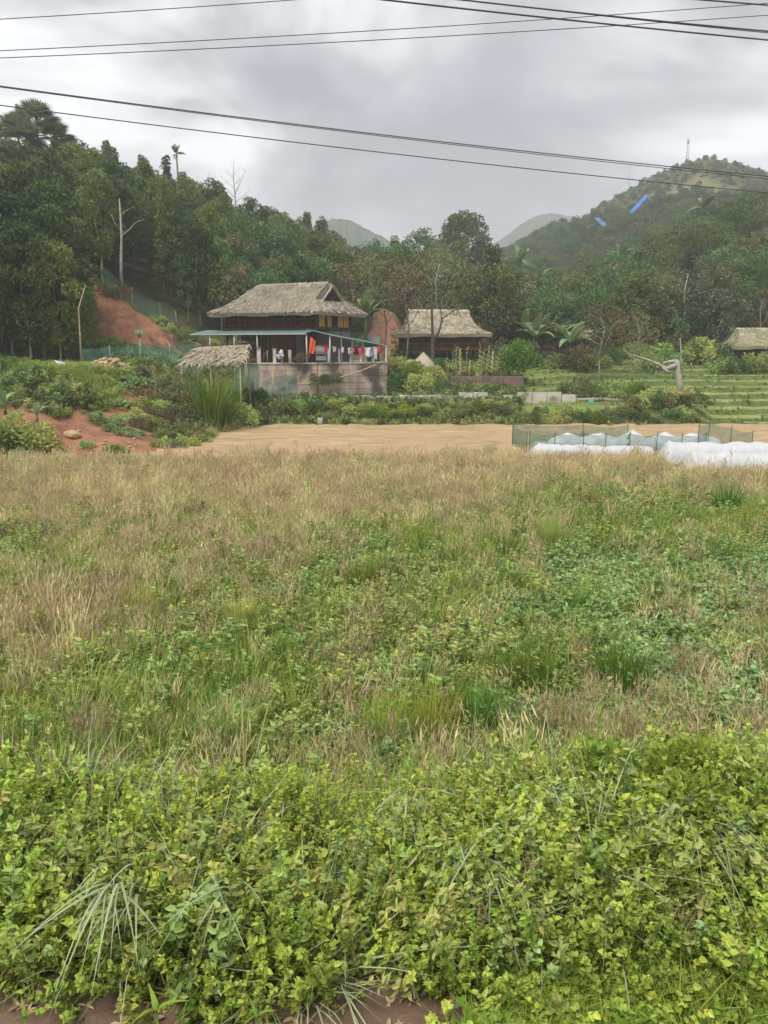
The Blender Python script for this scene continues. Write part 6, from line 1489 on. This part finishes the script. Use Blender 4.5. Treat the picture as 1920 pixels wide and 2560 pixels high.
for k in range(9):
    b = MB(); z = k * 1.35 + .5; f = 1 - .5 * z / 12.5; P3 = [(-.6 * f, -.6 * f, z), (.6 * f, -.6 * f, z), (0, .7 * f, z)]; b.tube(P3 + P3[:1], .05, 4); b.tube([P3[0], (P3[1][0], P3[1][1], z + 1.2)], .05, 4); b.build('brace', steel, t)
b = MB(); b.tube([(0, 0, 11), (0, 0, 12.8)], .45, 8); b.build('antenna', whitepost, t)

# ------------------------------------------------------------------ overhead cables
def cable(pa, pb, Ya, Yb, r, lb, sag=.0):
    a, c = P(*pa, Ya), P(*pb, Yb); d = c - a; k_ = max(.9, 25 / d.length); T_ = 1 + 2 * k_; e0, e1 = a - d * k_, c + d * k_; n = 60; b = MB()
    def pt(u):
        p = e0.lerp(e1, u); w = (u * T_ - k_) * (u * T_ - 1 - k_); p.z += sag * w * 1.02; return p
    r *= .78
    b.tube([pt(i / n) - e0 for i in range(n + 1)], r, 6); tag(b.build('power_cable', wire_m, None, loc=e0), lb, 'cable')
cable((0, 215), (1920, 441), 20, 24, .017, 'lower pair upper cable, falling from left to right across the sky', .35)
cable((0, 217.5), (1920, 447), 20.2, 24.2, .013, 'thin cable running just under the upper one of the lower pair', .33)
cable((0, 263), (1920, 482), 20, 24, .016, 'lowest cable, falling from left across the far hill', .35)
cable((0, 48), (730, 0), 19, 20, .012, 'short cable in the top left corner of the sky', .05)
cable((0, 127), (1920, 8), 19, 22, .012, 'upper thin cable rising slowly to the right', .25)
cable((0, 145), (1920, 38), 19, 22, .012, 'second thin cable rising slowly to the right', .25)
cable((965, 0), (1920, 100), 15, 17, .020, 'thick cable in the top right falling to the right edge, lower one', .06)
cable((1157, 0), (1920, 78), 15, 17, .018, 'thick cable in the top right falling to the right edge, upper one', .06)
cable((1160, 0), (1920, 82), 15.2, 17.2, .012, 'thin cable close under the upper thick one', .06)
cable((1760, 0), (1920, 13), 15, 15.6, .018, 'short thick cable cutting the top right corner', .0)

# ------------------------------------------------------------------ haze
m = bpy.data.materials.new('haze'); m.use_nodes = True; t = m.node_tree; t.nodes.clear()
out, pv = t.nodes.new('ShaderNodeOutputMaterial'), t.nodes.new('ShaderNodeVolumePrincipled')
pv.inputs['Color'].default_value = (.90, .93, .97, 1); pv.inputs['Density'].default_value = HAZE; pv.inputs['Anisotropy'].default_value = .0
t.links.new(pv.outputs[0], out.inputs['Volume'])
b = MB(); b.box((0, 0, 0), (2400, 1110, 170)); hz = b.build('haze', m, None, loc=(0, 490, 83.5)); hz['kind'] = 'stuff'
